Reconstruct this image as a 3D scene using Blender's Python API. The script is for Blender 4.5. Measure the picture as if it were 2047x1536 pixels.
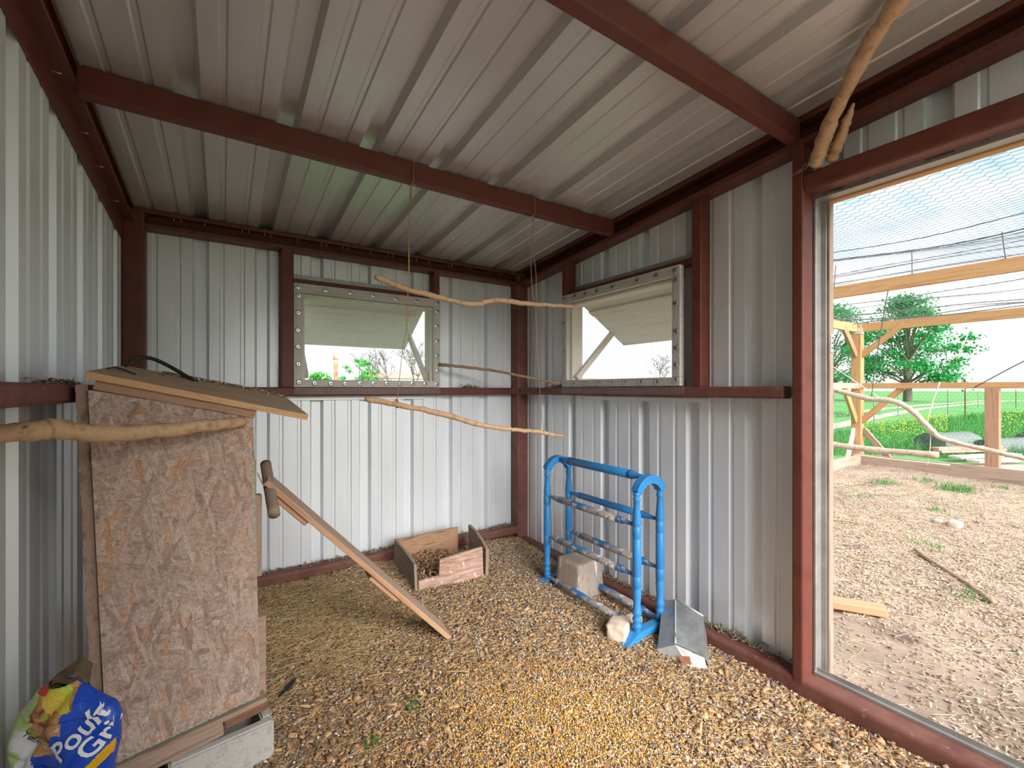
import bpy, bmesh, math, random
import numpy as np
from mathutils import Vector, Matrix, Euler
random.seed(7); RNG = np.random.default_rng(7)
for o in list(bpy.data.objects): bpy.data.objects.remove(o)
S = bpy.context.scene; COL = S.collection
# ---------------------------------------------------------------- camera
cam = bpy.data.cameras.new('camera'); camo = bpy.data.objects.new('camera', cam); COL.objects.link(camo)
camo.location = (-2.0358, -3.0419, 1.22); camo.rotation_euler = (math.pi/2, 0, -math.radians(33.05))
cam.sensor_width = 36; cam.lens = 888/2047*36; cam.shift_y = 11/2047; cam.clip_start = .02; cam.clip_end = 2000
S.camera = camo
# ---------------------------------------------------------------- light, sky, exposure
S.view_settings.view_transform = 'Standard'; S.view_settings.look = 'None'
S.view_settings.gamma = 1; S.view_settings.use_curve_mapping = False
S.view_settings.exposure = 1.38
SKY_STRENGTH = .90; SUN_STRENGTH = 4.2
W = bpy.data.worlds.new('sky'); S.world = W; W.use_nodes = True
nt = W.node_tree; nt.nodes.clear()
def N(nt, t, **k):
    n = nt.nodes.new(t)
    for a, b in k.items():
        if a == 'ins':
            for i, v in b.items(): n.inputs[i].default_value = v
        else: setattr(n, a, b)
    return n
tc = N(nt, 'ShaderNodeTexCoord')
mp = N(nt, 'ShaderNodeMapping'); mp.inputs['Scale'].default_value = (1, 1, 2.2)
nz = N(nt, 'ShaderNodeTexNoise', ins={'Scale': 2.6, 'Detail': 7, 'Roughness': .55, 'Distortion': .3})
cr = N(nt, 'ShaderNodeValToRGB'); cr.color_ramp.elements[0].position = .36; cr.color_ramp.elements[1].position = .53
cr.color_ramp.elements[0].color = (.20, .34, .48, 1); cr.color_ramp.elements[1].color = (.60, .62, .64, 1)
sx = N(nt, 'ShaderNodeSeparateXYZ')
mr = N(nt, 'ShaderNodeMapRange', ins={'From Min': 0.0, 'From Max': .34, 'To Min': 1, 'To Max': 0})
mx = N(nt, 'ShaderNodeMixRGB'); mx.inputs[2].default_value = (.66, .67, .68, 1)
bg = N(nt, 'ShaderNodeBackground', ins={'Strength': SKY_STRENGTH}); ow = N(nt, 'ShaderNodeOutputWorld')
L = nt.links.new
L(tc.outputs['Generated'], mp.inputs[0]); L(mp.outputs[0], nz.inputs[0]); L(nz.outputs[0], cr.inputs[0])
L(tc.outputs['Generated'], sx.inputs[0]); L(sx.outputs[2], mr.inputs[0]); L(mr.outputs[0], mx.inputs[0])
L(cr.outputs[0], mx.inputs[1]); L(mx.outputs[0], bg.inputs[0]); L(bg.outputs[0], ow.inputs[0])
sl = bpy.data.lights.new('sun', 'SUN'); sl.energy = SUN_STRENGTH; sl.angle = math.radians(50); sl.color = (1, .97, .92)
so = bpy.data.objects.new('sun', sl); COL.objects.link(so); so.rotation_euler = Vector((-.06, -.82, .52)).to_track_quat('Z', 'Y').to_euler()

# ---------------------------------------------------------------- materials
def newmat(name):
    m = bpy.data.materials.new(name); m.use_nodes = True; t = m.node_tree; t.nodes.clear()
    o = N(t, 'ShaderNodeOutputMaterial'); b = N(t, 'ShaderNodeBsdfPrincipled'); t.links.new(b.outputs[0], o.inputs[0])
    return m, t, b
def ramp(t, cols, interp='LINEAR'):
    r = N(t, 'ShaderNodeValToRGB'); e = r.color_ramp.elements; r.color_ramp.interpolation = interp
    while len(e) < len(cols): e.new(.5)
    for i, c in enumerate(cols):
        if len(c) == 4: e[i].position = c[0]; c = c[1:]
        else: e[i].position = .30+.40*i/(len(cols)-1) if interp == 'LINEAR' else i/len(cols)
        e[i].color = (*c, 1)
    return r
def pm(name, cols, scale=8, stretch=(1, 1, 1), rough=.7, metal=0, bump=0, detail=6, dist=0, nrough=.6, rvar=0, spots=None, bscale=None, spec=.4):
    """noise driven material; spots = (colour, threshold, scale) for droppings, dust or rust"""
    m, t, b = newmat(name); k = t.links.new
    tc = N(t, 'ShaderNodeTexCoord'); mp = N(t, 'ShaderNodeMapping'); mp.inputs['Scale'].default_value = stretch
    k(tc.outputs['Object'], mp.inputs[0])
    nz = N(t, 'ShaderNodeTexNoise', ins={'Scale': scale, 'Detail': detail, 'Roughness': nrough, 'Distortion': dist}); k(mp.outputs[0], nz.inputs[0])
    r = ramp(t, cols); k(nz.outputs[0], r.inputs[0]); out = r.outputs[0]
    if spots:
        for sp in (spots if isinstance(spots, list) else [spots]):
            n2 = N(t, 'ShaderNodeTexNoise', ins={'Scale': sp[2], 'Detail': 5, 'Roughness': .65})
            if len(sp) > 3:
                m3 = N(t, 'ShaderNodeMapping'); m3.inputs['Scale'].default_value = sp[3]; k(tc.outputs['Object'], m3.inputs[0]); k(m3.outputs[0], n2.inputs[0])
            else: k(tc.outputs['Object'], n2.inputs[0])
            r2 = ramp(t, [(sp[1], 0, 0, 0), (sp[1]+.06, 1, 1, 1)]); k(n2.outputs[0], r2.inputs[0])
            mx = N(t, 'ShaderNodeMixRGB'); mx.inputs[2].default_value = (*sp[0], 1); k(r2.outputs[0], mx.inputs[0]); k(out, mx.inputs[1]); out = mx.outputs[0]
    k(out, b.inputs['Base Color']); b.inputs['Roughness'].default_value = rough; b.inputs['Metallic'].default_value = metal
    b.inputs['Specular IOR Level'].default_value = spec
    if rvar:
        rr = N(t, 'ShaderNodeMapRange', ins={'To Min': rough-rvar, 'To Max': rough+rvar}); k(nz.outputs[0], rr.inputs[0]); k(rr.outputs[0], b.inputs['Roughness'])
    if bump:
        bp = N(t, 'ShaderNodeBump', ins={'Strength': bump, 'Distance': .01}); k(nz.outputs[0], bp.inputs['Height']); k(bp.outputs[0], b.inputs['Normal'])
    return m
def islands(name, cols, rough=.8, metal=0, trans=0):
    m, t, b = newmat(name); k = t.links.new
    g = N(t, 'ShaderNodeNewGeometry'); r = ramp(t, cols, 'CONSTANT'); k(g.outputs['Random Per Island'], r.inputs[0])
    k(r.outputs[0], b.inputs['Base Color']); b.inputs['Roughness'].default_value = rough; b.inputs['Specular IOR Level'].default_value = .25
    if trans:
        o = [n for n in t.nodes if n.type == 'OUTPUT_MATERIAL'][0]
        tr = N(t, 'ShaderNodeBsdfTranslucent'); k(r.outputs[0], tr.inputs[0]); ms = N(t, 'ShaderNodeMixShader'); ms.inputs[0].default_value = trans
        k(b.outputs[0], ms.inputs[1]); k(tr.outputs[0], ms.inputs[2]); k(ms.outputs[0], o.inputs[0])
    return m
def osb(name, weather=.5):
    m, t, b = newmat(name); k = t.links.new
    tc = N(t, 'ShaderNodeTexCoord'); out = None; hs = None
    for i, (ang, sx, sy, th) in enumerate([(12, 58, 14, 0), (58, 62, 12, .48), (-35, 70, 11, .50), (84, 60, 13, .56), (-68, 66, 12, .60), (22, 75, 12, .62), (-12, 90, 15, .66)]):
        mp = N(t, 'ShaderNodeMapping', vector_type='TEXTURE'); mp.inputs['Rotation'].default_value = (0, math.radians(ang), 0); mp.inputs['Scale'].default_value = (1/sx, 1, 1/sy); mp.inputs['Location'].default_value = (i*3.1, 0, i*1.7)
        k(tc.outputs['Object'], mp.inputs[0])
        nz = N(t, 'ShaderNodeTexNoise', ins={'Scale': .35, 'Detail': 2}); k(mp.outputs[0], nz.inputs[0])
        add = N(t, 'ShaderNodeMixRGB', blend_type='ADD'); add.inputs[0].default_value = .35; k(mp.outputs[0], add.inputs[1]); k(nz.outputs[1], add.inputs[2])
        v = N(t, 'ShaderNodeTexVoronoi', ins={'Scale': 1., 'Randomness': 1}); k(add.outputs[0], v.inputs[0])
        sp = N(t, 'ShaderNodeSeparateColor'); k(v.outputs['Color'], sp.inputs[0])
        r = ramp(t, [(0, .31, .21, .16), (.15, .42, .30, .24), (.42, .49, .365, .30), (.66, .54, .415, .345), (.84, .57, .45, .385), (.93, .54, .27, .13), (1, .64, .54, .48)]); k(sp.outputs[0], r.inputs[0])
        # grain along each strand
        m2 = N(t, 'ShaderNodeMapping', vector_type='TEXTURE'); m2.inputs['Rotation'].default_value = (0, math.radians(ang), 0); m2.inputs['Scale'].default_value = (1/380, 1, 1/14); k(tc.outputs['Object'], m2.inputs[0])
        n2 = N(t, 'ShaderNodeTexNoise', ins={'Scale': 1., 'Detail': 3}); k(m2.outputs[0], n2.inputs[0])
        g2 = ramp(t, [(.34, .50, .46, .43), (.56, 1, 1, 1)]); k(n2.outputs[0], g2.inputs[0])
        mu = N(t, 'ShaderNodeMixRGB', blend_type='MULTIPLY'); mu.inputs[0].default_value = .8; k(r.outputs[0], mu.inputs[1]); k(g2.outputs[0], mu.inputs[2])
        if out is None: out = mu.outputs[0]; hs = sp.outputs[1]
        else:
            gt = N(t, 'ShaderNodeMath', operation='GREATER_THAN'); gt.inputs[1].default_value = th; k(sp.outputs[2], gt.inputs[0])
            mx = N(t, 'ShaderNodeMixRGB'); k(gt.outputs[0], mx.inputs[0]); k(out, mx.inputs[1]); k(mu.outputs[0], mx.inputs[2]); out = mx.outputs[0]
            mh = N(t, 'ShaderNodeMixRGB'); k(gt.outputs[0], mh.inputs[0]); k(hs, mh.inputs[1]); k(sp.outputs[1], mh.inputs[2]); hs = mh.outputs[0]
    # weathering: greyed dusty zones
    nw = N(t, 'ShaderNodeTexNoise', ins={'Scale': 4, 'Detail': 6}); k(tc.outputs['Object'], nw.inputs[0])
    rw = ramp(t, [(.32, 0, 0, 0), (.66, weather, weather, weather)]); k(nw.outputs[0], rw.inputs[0])
    mw = N(t, 'ShaderNodeMixRGB'); mw.inputs[2].default_value = (.42, .32, .265, 1); k(rw.outputs[0], mw.inputs[0]); k(out, mw.inputs[1])
    nf = N(t, 'ShaderNodeTexNoise', ins={'Scale': 110, 'Detail': 8, 'Roughness': .7, 'Distortion': 1.}); k(tc.outputs['Object'], nf.inputs[0])
    rf = ramp(t, [(.34, .62, .58, .56), (.50, 1, 1, 1), (.66, 1.18, 1.16, 1.15)]); k(nf.outputs[0], rf.inputs[0])
    mf = N(t, 'ShaderNodeMixRGB', blend_type='MULTIPLY'); mf.inputs[0].default_value = 1; k(mw.outputs[0], mf.inputs[1]); k(rf.outputs[0], mf.inputs[2])
    k(mf.outputs[0], b.inputs['Base Color']); b.inputs['Roughness'].default_value = .85; b.inputs['Specular IOR Level'].default_value = .2
    bp = N(t, 'ShaderNodeBump', ins={'Strength': .5, 'Distance': .004}); k(hs, bp.inputs['Height']); k(bp.outputs[0], b.inputs['Normal'])
    return m
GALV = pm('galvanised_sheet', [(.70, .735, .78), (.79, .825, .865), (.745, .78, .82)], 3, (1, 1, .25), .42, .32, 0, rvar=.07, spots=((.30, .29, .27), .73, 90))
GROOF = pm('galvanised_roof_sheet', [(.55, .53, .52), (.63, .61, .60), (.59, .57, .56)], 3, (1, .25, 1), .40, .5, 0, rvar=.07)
GTRIM = pm('galvanised_trim', [(.32, .31, .30), (.44, .43, .42)], 12, (1, 1, 1), .45, .6, 0)
RED = pm('red_oxide_steel', [(.085, .020, .014), (.135, .036, .024), (.11, .030, .021)], 5, (1, 1, 1), .5, 0, .03, rvar=.12, spots=((.20, .11, .085), .70, 40))
REDD = pm('red_oxide_steel_dusty', [(.10, .028, .02), (.17, .07, .052), (.14, .05, .04)], 6, (1, 1, 1), .6, 0, .03, spots=[((.22, .13, .10), .62, 22), ((.55, .52, .48), .72, 60)])
BOLT = pm('zinc_fastener', [(.55, .56, .57), (.75, .76, .77)], 30, rough=.35, metal=.9)
DARKW = pm('dark_recess_washer', [(.02, .02, .02), (.05, .05, .05)], 30, rough=.6)
WASH = pm('zinc_washer', [(.36, .42, .44), (.52, .58, .60)], 40, rough=.3, metal=.85)
WHITEW = pm('whitewashed_wood', [(.50, .45, .39), (.66, .62, .56), (.58, .53, .47)], 6, (.4, 6, 6), .8, bump=.05, spots=((.33, .26, .2), .72, 25))
WHITES = pm('whitewashed_shutter_board', [(.60, .55, .49), (.72, .68, .62), (.66, .62, .56)], 5, (.5, 5, 5), .8, bump=.03, spots=((.25, .18, .12), .80, 14))
OSBM = osb('osb_panel'); OSBW = osb('osb_weathered', .9)
OSBE = pm('osb_edge', [(.13, .08, .055), (.40, .28, .21), (.25, .165, .12)], 60, (1, 1, .3), .9, bump=.5, nrough=.75)
OSBE2 = pm('osb_edge_flat', [(.20, .10, .065), (.42, .25, .17), (.33, .19, .13)], 30, (.3, 1, 1.6), .9, bump=.4, nrough=.75)
TEAL = pm('teal_edge_sealant', [(.10, .36, .33), (.22, .47, .43)], 20, rough=.7)
LID = pm('weathered_plywood_lid', [(.22, .15, .10), (.40, .29, .20), (.31, .22, .155)], 6, (1, 11, 5), .85, bump=.15, spots=((.16, .12, .07), .66, 20))
LIDE = pm('fresh_cut_board_edge', [(.42, .22, .10), (.58, .36, .19), (.50, .28, .13)], 9, (1, 6, 6), .8, bump=.05, spots=((.33, .2, .12), .62, 9))
WEATH = pm('weathered_board', [(.20, .13, .09), (.40, .28, .21), (.31, .21, .155)], 5, (.7, 14, 14), .85, bump=.15)
WEATHD = pm('dark_end_board', [(.10, .05, .03), (.24, .12, .075), (.17, .08, .05)], 7, (1.5, 12, 12), .8, bump=.1)
RAMPM = pm('ramp_board_wood', [(.30, .19, .13), (.47, .33, .25), (.39, .27, .20)], 5, (.6, 16, 16), .8, bump=.08)
RAMPE = pm('ramp_edge_wood', [(.40, .20, .10), (.54, .31, .18), (.47, .25, .14)], 5, (.6, 14, 14), .75)
TRAYM = pm('tray_board_wood', [(.17, .09, .05), (.42, .25, .155), (.31, .18, .11)], 7, (1, 9, 9), .85, bump=.15, spots=((.62, .55, .50), .66, 30))
TRAYP = pm('tray_board_pale', [(.24, .13, .09), (.46, .29, .22), (.54, .42, .37)], 8, (1, 10, 10), .85, bump=.2, spots=((.66, .62, .6), .6, 22))
TRAYG = pm('tray_board_grey', [(.13, .095, .07), (.35, .265, .215), (.23, .17, .13)], 7, (.6, 14, 14), .9, bump=.2)
BARK = pm('peeled_branch', [(.33, .19, .10), (.55, .36, .21), (.47, .30, .17)], 12, (2.5, 2.5, 2.5), .75, bump=.15, spots=((.20, .11, .06), .66, 22))
BARKD = pm('dark_branch', [(.16, .10, .06), (.36, .24, .15), (.25, .16, .10)], 14, (2, 2, 2), .8, bump=.2)
BARKG = pm('grey_branch', [(.32, .22, .16), (.56, .43, .34), (.44, .32, .25)], 12, (2, 2, 2), .8, bump=.1)
DOWEL = pm('weathered_dowel', [(.14, .09, .065), (.34, .25, .19), (.25, .18, .13)], 30, (9, 9, .8), .85, bump=.1)
TWINE = pm('jute_twine', [(.30, .18, .09), (.46, .30, .17)], 80, rough=.9)
TWINEW = pm('pale_twine', [(.62, .52, .38), (.8, .72, .58)], 80, rough=.9)
BLUE = pm('blue_paint', [(.020, .165, .42), (.032, .205, .49), (.025, .185, .45)], 6, rough=.42, spots=((.10, .22, .45), .70, 18), spec=.35)
BLUED = pm('blue_paint_droppings', [(.02, .12, .34), (.03, .19, .48), (.06, .17, .36)], 9, rough=.65, bump=.25, spots=[((.34, .28, .23), .46, 16), ((.62, .60, .56), .54, 34)])
CONC = pm('concrete_block', [(.30, .285, .265), (.50, .48, .45), (.41, .39, .365)], 30, rough=.95, bump=.5, nrough=.75)
CONCD = pm('stained_concrete', [(.23, .18, .15), (.40, .33, .285), (.32, .26, .22)], 14, (3, 3, .8), .95, bump=.4, nrough=.7, spots=((.70, .67, .63), .62, 26, (1, 1, .12)))
STONE = pm('limestone', [(.40, .31, .24), (.62, .51, .42), (.52, .42, .34)], 9, rough=.9, bump=.4)
TIN = pm('old_galvanised_tin', [(.24, .26, .27), (.40, .42, .42), (.31, .335, .34)], 7, rough=.42, metal=.7, spots=((.15, .055, .03), .665, 7))
TINL = pm('bright_tin_seam', [(.5, .52, .52), (.66, .68, .68)], 14, rough=.4, metal=.6, spots=((.20, .07, .04), .6, 16))
RUST = pm('rusty_tin', [(.14, .045, .025), (.25, .09, .05)], 20, rough=.8)
BLACKR = pm('black_rubber', [(.012, .012, .013), (.03, .03, .03)], 20, rough=.45)
FEATH = pm('black_feather', [(.008, .009, .012), (.03, .035, .04)], 60, rough=.5)
WIRE = pm('galvanised_wire', [(.13, .135, .14), (.20, .205, .21)], 40, rough=.5, metal=.5)
WIREL = pm('hardware_cloth_wire', [(.42, .43, .43), (.56, .57, .57)], 40, rough=.5, metal=.5)
LUMB = pm('new_lumber', [(.38, .18, .07), (.55, .31, .145), (.47, .25, .105)], 3.5, (.5, 8, 8), .75, spots=((.30, .14, .06), .74, 6))
LUMBG = pm('grey_lumber', [(.24, .165, .12), (.42, .31, .245), (.34, .24, .185)], 3.5, (.5, 9, 9), .85, bump=.1)
LUMBR = pm('treated_lumber', [(.26, .135, .075), (.42, .25, .16), (.34, .19, .115)], 3.5, (.5, 9, 9), .85)
BRKT = pm('galvanised_bracket', [(.55, .58, .60), (.72, .75, .77)], 20, rough=.4, metal=.6)
TPOST = pm('rusty_t_post', [(.13, .05, .035), (.22, .09, .06)], 10, rough=.8)
TPOSTG = pm('grey_t_post', [(.22, .25, .24), (.34, .38, .36)], 10, rough=.7)
PIPE = pm('rusty_pipe', [(.30, .10, .045), (.55, .26, .14), (.60, .52, .46)], 14, (1, 1, .6), .8)
ROLLW = pm('rolled_wire_grey', [(.05, .065, .06), (.17, .20, .19), (.10, .125, .12)], 22, (1, 1, 3), .7, metal=.1, bump=.8, nrough=.8)
REDB = pm('red_painted_board', [(.50, .17, .13), (.66, .30, .25)], 8, rough=.75)
PALEB = pm('pale_board', [(.55, .46, .40), (.72, .64, .57)], 8, rough=.8)
ROOFT = pm('salmon_roof', [(.55, .27, .19), (.66, .37, .27)], 3, rough=.85)
HWALL = pm('pale_house_wall', [(.60, .50, .44), (.70, .61, .55)], 3, rough=.85)
BARKT = pm('tree_bark', [(.14, .105, .085), (.28, .22, .185)], 3, rough=.9)
TWIG = pm('bare_tree_bark', [(.10, .085, .08), (.20, .17, .16)], 3, rough=.9)
LEAFM = islands('oak_leaves', [(.010, .24, .05), (.02, .32, .065), (.035, .38, .08), (.014, .18, .05), (.06, .42, .11)], .6, trans=.4)
LEAFL = islands('bright_bush_leaves', [(.05, .42, .05), (.09, .52, .06), (.03, .33, .05), (.14, .56, .1)], .6, trans=.35)
GRASSM = islands('field_grass', [(.03, .20, .035), (.05, .27, .05), (.08, .31, .07), (.15, .33, .09), (.025, .16, .03)], .7, trans=.3)
FLOWM = islands('yellow_flowers', [(.60, .62, .06), (.66, .68, .12), (.48, .56, .06)], .7, trans=.3)
GRND = pm('field_ground', [(.04, .18, .035), (.07, .25, .055), (.11, .29, .08), (.07, .225, .05)], .6, rough=.95, detail=8, nrough=.7, spots=((.52, .43, .33), .64, .16))
ROAD = pm('dirt_track', [(.32, .26, .20), (.46, .385, .32), (.39, .32, .26)], 2, rough=.95, detail=8, spots=((.14, .40, .09), .60, .9))
DIRT = pm('run_dirt', [(.17, .12, .092), (.36, .27, .21), (.29, .215, .165), (.15, .105, .08)], 3.2, rough=.95, detail=10, nrough=.75, bump=.6, spots=((.13, .088, .07), .60, 1.2))
LITTER = pm('litter_base', [(.20, .13, .08), (.44, .30, .18), (.37, .245, .15), (.26, .175, .12)], 26, rough=.95, detail=10, nrough=.75, bump=.7)
CHIPS = islands('wood_chips', [(.40, .22, .11), (.50, .30, .155), (.33, .185, .095), (.55, .36, .21), (.22, .14, .09), (.45, .26, .13), (.29, .195, .135), (.52, .33, .175), (.17, .12, .09), (.36, .27, .21)], .85)
CHIPO = islands('run_wood_chips', [(.40, .28, .19), (.52, .40, .28), (.33, .22, .15), (.58, .47, .36), (.25, .17, .12), (.46, .33, .22), (.35, .25, .19)], .85)
STRAW = islands('straw', [(.52, .36, .16), (.62, .45, .22), (.42, .28, .13), (.66, .52, .31)], .75)
STRAWO = islands('pale_straw', [(.66, .53, .34), (.76, .64, .46), (.56, .43, .26)], .75)
CORN = islands('cracked_corn', [(.78, .40, .03), (.72, .33, .03), (.82, .56, .18), (.80, .66, .42), (.52, .25, .12), (.76, .46, .09), (.40, .20, .15), (.70, .55, .40)], .6)
DROP = islands('grey_white_droppings', [(.36, .34, .33), (.60, .58, .56), (.22, .21, .21), (.72, .70, .67), (.15, .14, .14), (.45, .42, .40)], .85)
NESTM = islands('nest_debris', [(.13, .10, .06), (.22, .17, .09), (.30, .22, .12), (.16, .15, .07), (.5, .47, .42)], .9)
BAGB = pm('blue_bag_film', [(.004, .050, .44), (.007, .075, .53), (.005, .06, .48)], 4, rough=.28, spec=.6)
BAGG = pm('lime_bag_film', [(.42, .60, .18), (.54, .70, .28), (.48, .65, .22)], 5, rough=.4)
BAGW = pm('white_bag_film', [(.66, .66, .66), (.80, .80, .80)], 5, rough=.45)
BAGP = pm('printed_bag_picture', [(.10, .04, .025), (.34, .12, .05), (.62, .34, .12), (.46, .20, .08), (.70, .55, .40)], 26, rough=.35, dist=1.2, spots=((.30, .45, .05), .60, 14))
BAGY = pm('yellow_green_print', [(.25, .50, .03), (.58, .55, .05), (.75, .48, .10), (.12, .40, .03)], 14, rough=.35, dist=.6)
BAGO = pm('orange_print', [(.72, .36, .01), (.78, .42, .02)], 8, rough=.35)
BAGR = pm('red_print', [(.6, .03, .03), (.7, .06, .05)], 10, rough=.35)
BAGIN = pm('dusty_grit', [(.09, .06, .035), (.20, .14, .09)], 40, rough=.95, bump=.5)
PRINTW = pm('white_print', [(.78, .78, .78), (.84, .84, .84)], 5, rough=.4)
PRINTK = pm('black_print', [(.02, .02, .02), (.04, .04, .04)], 5, rough=.5)

# ---------------------------------------------------------------- helpers
MW = {}
def link(o, M=None, parent=None):
    COL.objects.link(o); M = M or Matrix()
    if parent is not None:
        o.parent = parent; o.matrix_basis = MW[parent.name].inverted() @ M
    else: o.matrix_basis = M
    MW[o.name] = M.copy(); return o
def tag(o, label=None, cat=None, group=None, kind=None):
    if label: o['label'] = label
    if cat: o['category'] = cat
    if group: o['group'] = group
    if kind: o['kind'] = kind
    return o
def T(*v): return Matrix.Translation(Vector(v))
def thing(name, loc, label=None, cat=None, group=None, kind=None, M=None):
    o = bpy.data.objects.new(name, None); o.empty_display_size = .1
    return tag(link(o, M or T(*loc)), label, cat, group, kind)
def bm_mesh(name, bm, mat, smooth=False):
    me = bpy.data.meshes.new(name); bm.normal_update(); bm.to_mesh(me); bm.free()
    for m in (mat if isinstance(mat, (list, tuple)) else [mat]): me.materials.append(m)
    if smooth: me.shade_smooth()
    return me
def mesh(name, vs, fs, mat, smooth=False):
    me = bpy.data.meshes.new(name); me.from_pydata([tuple(v) for v in vs], [], fs); me.validate(); me.update()
    for m in (mat if isinstance(mat, (list, tuple)) else [mat]): me.materials.append(m)
    if smooth: me.shade_smooth()
    return me
def obj(name, me, M=None, parent=None): return link(bpy.data.objects.new(name, me), M, parent)
def recal(me):
    bm = bmesh.new(); bm.from_mesh(me); bmesh.ops.recalc_face_normals(bm, faces=bm.faces); bm.to_mesh(me); bm.free(); return me
_cache = {}
def boxmesh(sx, sy, sz, mat, bev=.003, edge=None):
    """box centred on y,z running 0..sx along x; edge = material of the long narrow sides"""
    key = (round(sx, 4), round(sy, 4), round(sz, 4), mat.name, bev, edge.name if edge else '')
    if key in _cache: return _cache[key]
    bm = bmesh.new(); bmesh.ops.create_cube(bm, size=1)
    bmesh.ops.scale(bm, vec=(sx, sy, sz), verts=bm.verts); bmesh.ops.translate(bm, vec=(sx/2, 0, 0), verts=bm.verts)
    if edge:
        for f in bm.faces:
            if abs(f.normal.y) > .9: f.material_index = 1
    if bev: bmesh.ops.bevel(bm, geom=list(bm.edges), offset=bev, segments=1, affect='EDGES')
    me = bm_mesh('board', bm, [mat, edge] if edge else mat); _cache[key] = me; return me
def frame(p0, p1, up=(0, 0, 1)):
    p0, p1 = Vector(p0), Vector(p1); x = (p1-p0).normalized(); u = Vector(up)
    if abs(x.dot(u)) > .98: u = Vector((0, 1, 0))
    y = u.cross(x).normalized(); z = x.cross(y)
    M = Matrix((x, y, z)).transposed().to_4x4(); M.translation = p0; return M
def beam(name, p0, p1, w, h, mat, parent=None, up=(0, 0, 1), bev=.003, edge=None, roll=0):
    """board from p0 to p1; w across (local y), h along up (local z)"""
    Ln = (Vector(p1)-Vector(p0)).length
    M = frame(p0, p1, up)
    if roll: M = M @ Matrix.Rotation(roll, 4, 'X')
    return obj(name, boxmesh(Ln, w, h, mat, bev, edge), M, parent)
def abox(name, lo, hi, mat, parent=None, bev=.003):
    """axis aligned box; object runs along its longest axis so that grain follows it"""
    lo, hi = Vector(lo), Vector(hi); d = hi-lo; c = (lo+hi)/2
    ax = max(range(3), key=lambda i: d[i])
    p0 = c.copy(); p1 = c.copy(); p0[ax] = lo[ax]; p1[ax] = hi[ax]
    if ax == 0: return beam(name, p0, p1, d.y, d.z, mat, parent, (0, 0, 1), bev)
    if ax == 1: return beam(name, p0, p1, d.x, d.z, mat, parent, (0, 0, 1), bev)
    return beam(name, p0, p1, d.y, d.x, mat, parent, (1, 0, 0), bev)
def extr(name, prof, p0, p1, mat, parent=None, up=(0, 0, 1), closed=True):
    """extrude a 2D profile (local y,z) from p0 to p1"""
    M = frame(p0, p1, up); Ln = (Vector(p1)-Vector(p0)).length; n = len(prof)
    vs = [(0, a, b) for a, b in prof]+[(Ln, a, b) for a, b in prof]
    fs = [(i, (i+1) % n, n+(i+1) % n, n+i) for i in range(n if closed else n-1)]
    if closed: fs += [tuple(range(n))[::-1], tuple(range(n, 2*n))]
    return obj(name, recal(mesh(name, vs, fs, mat)), M, parent)
def cprofile(w, h, t=.004, lip=.018):
    """C channel, web at y=-w/2, open towards +y"""
    return [(-w/2, -h/2), (w/2, -h/2), (w/2, -h/2+lip), (w/2-t, -h/2+lip), (w/2-t, -h/2+t), (-w/2+t, -h/2+t), (-w/2+t, h/2-t), (w/2-t, h/2-t), (w/2-t, h/2-lip), (w/2, h/2-lip), (w/2, h/2), (-w/2, h/2)]
def rtube(w, h, r=.010, n=4):
    pts = []
    for cx, cy, a0 in ((w/2-r, h/2-r, 0), (-w/2+r, h/2-r, 90), (-w/2+r, -h/2+r, 180), (w/2-r, -h/2+r, 270)):
        for i in range(n+1):
            a = math.radians(a0+90*i/n); pts.append((cx+r*math.cos(a), cy+r*math.sin(a)))
    return pts
def tubepts(pts, rads, sides=8, wob=0, seed=0, caps=True, flat=1):
    """verts/faces of a tube along world points"""
    rnd = random.Random(seed); P = [Vector(p) for p in pts]; n = len(P)
    if not hasattr(rads, '__len__'): rads = [rads]*n
    vs = []; fs = []; prev = None
    for i in range(n):
        d = (P[min(i+1, n-1)]-P[max(i-1, 0)]).normalized()
        if prev is None:
            u = Vector((0, 0, 1)) if abs(d.z) < .9 else Vector((1, 0, 0)); a = d.cross(u).normalized()
        else: a = (prev-d*prev.dot(d)).normalized()
        prev = a; b = d.cross(a)
        for k in range(sides):
            t = 2*math.pi*k/sides; r = rads[i]*(1+wob*(rnd.random()-.5))
            vs.append(P[i]+a*math.cos(t)*r+b*math.sin(t)*r*flat)
    for i in range(n-1):
        for k in range(sides):
            k2 = (k+1) % sides; fs.append((i*sides+k, i*sides+k2, (i+1)*sides+k2, (i+1)*sides+k))
    if caps: fs += [tuple(range(sides))[::-1], tuple(range((n-1)*sides, n*sides))]
    return vs, fs
def smoothline(pts, m=6):
    """Catmull-Rom through points"""
    P = [Vector(p) for p in pts]; P = [P[0]*2-P[1]]+P+[P[-1]*2-P[-2]]; out = []
    for i in range(1, len(P)-2):
        for j in range(m):
            t = j/m; a, b, c, d = P[i-1:i+3]
            out.append(.5*((2*b)+(c-a)*t+(2*a-5*b+4*c-d)*t*t+(3*b-a-3*c+d)*t**3))
    out.append(P[-2]); return out
def tube(name, pts, rads, mat, parent=None, sides=8, wob=0, seed=0, m=6, smooth=True, flat=1):
    L0 = smoothline(pts, m) if m > 1 else [Vector(p) for p in pts]
    if hasattr(rads, '__len__'):
        k = len(rads); q = len(L0); rads = [np.interp(i*(k-1)/(q-1), range(k), rads) for i in range(q)]
    o = L0[0]; vs, fs = tubepts([p-o for p in L0], rads, sides, wob, seed, True, flat)
    return obj(name, mesh(name, vs, fs, mat, smooth), T(*o), parent)
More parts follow.
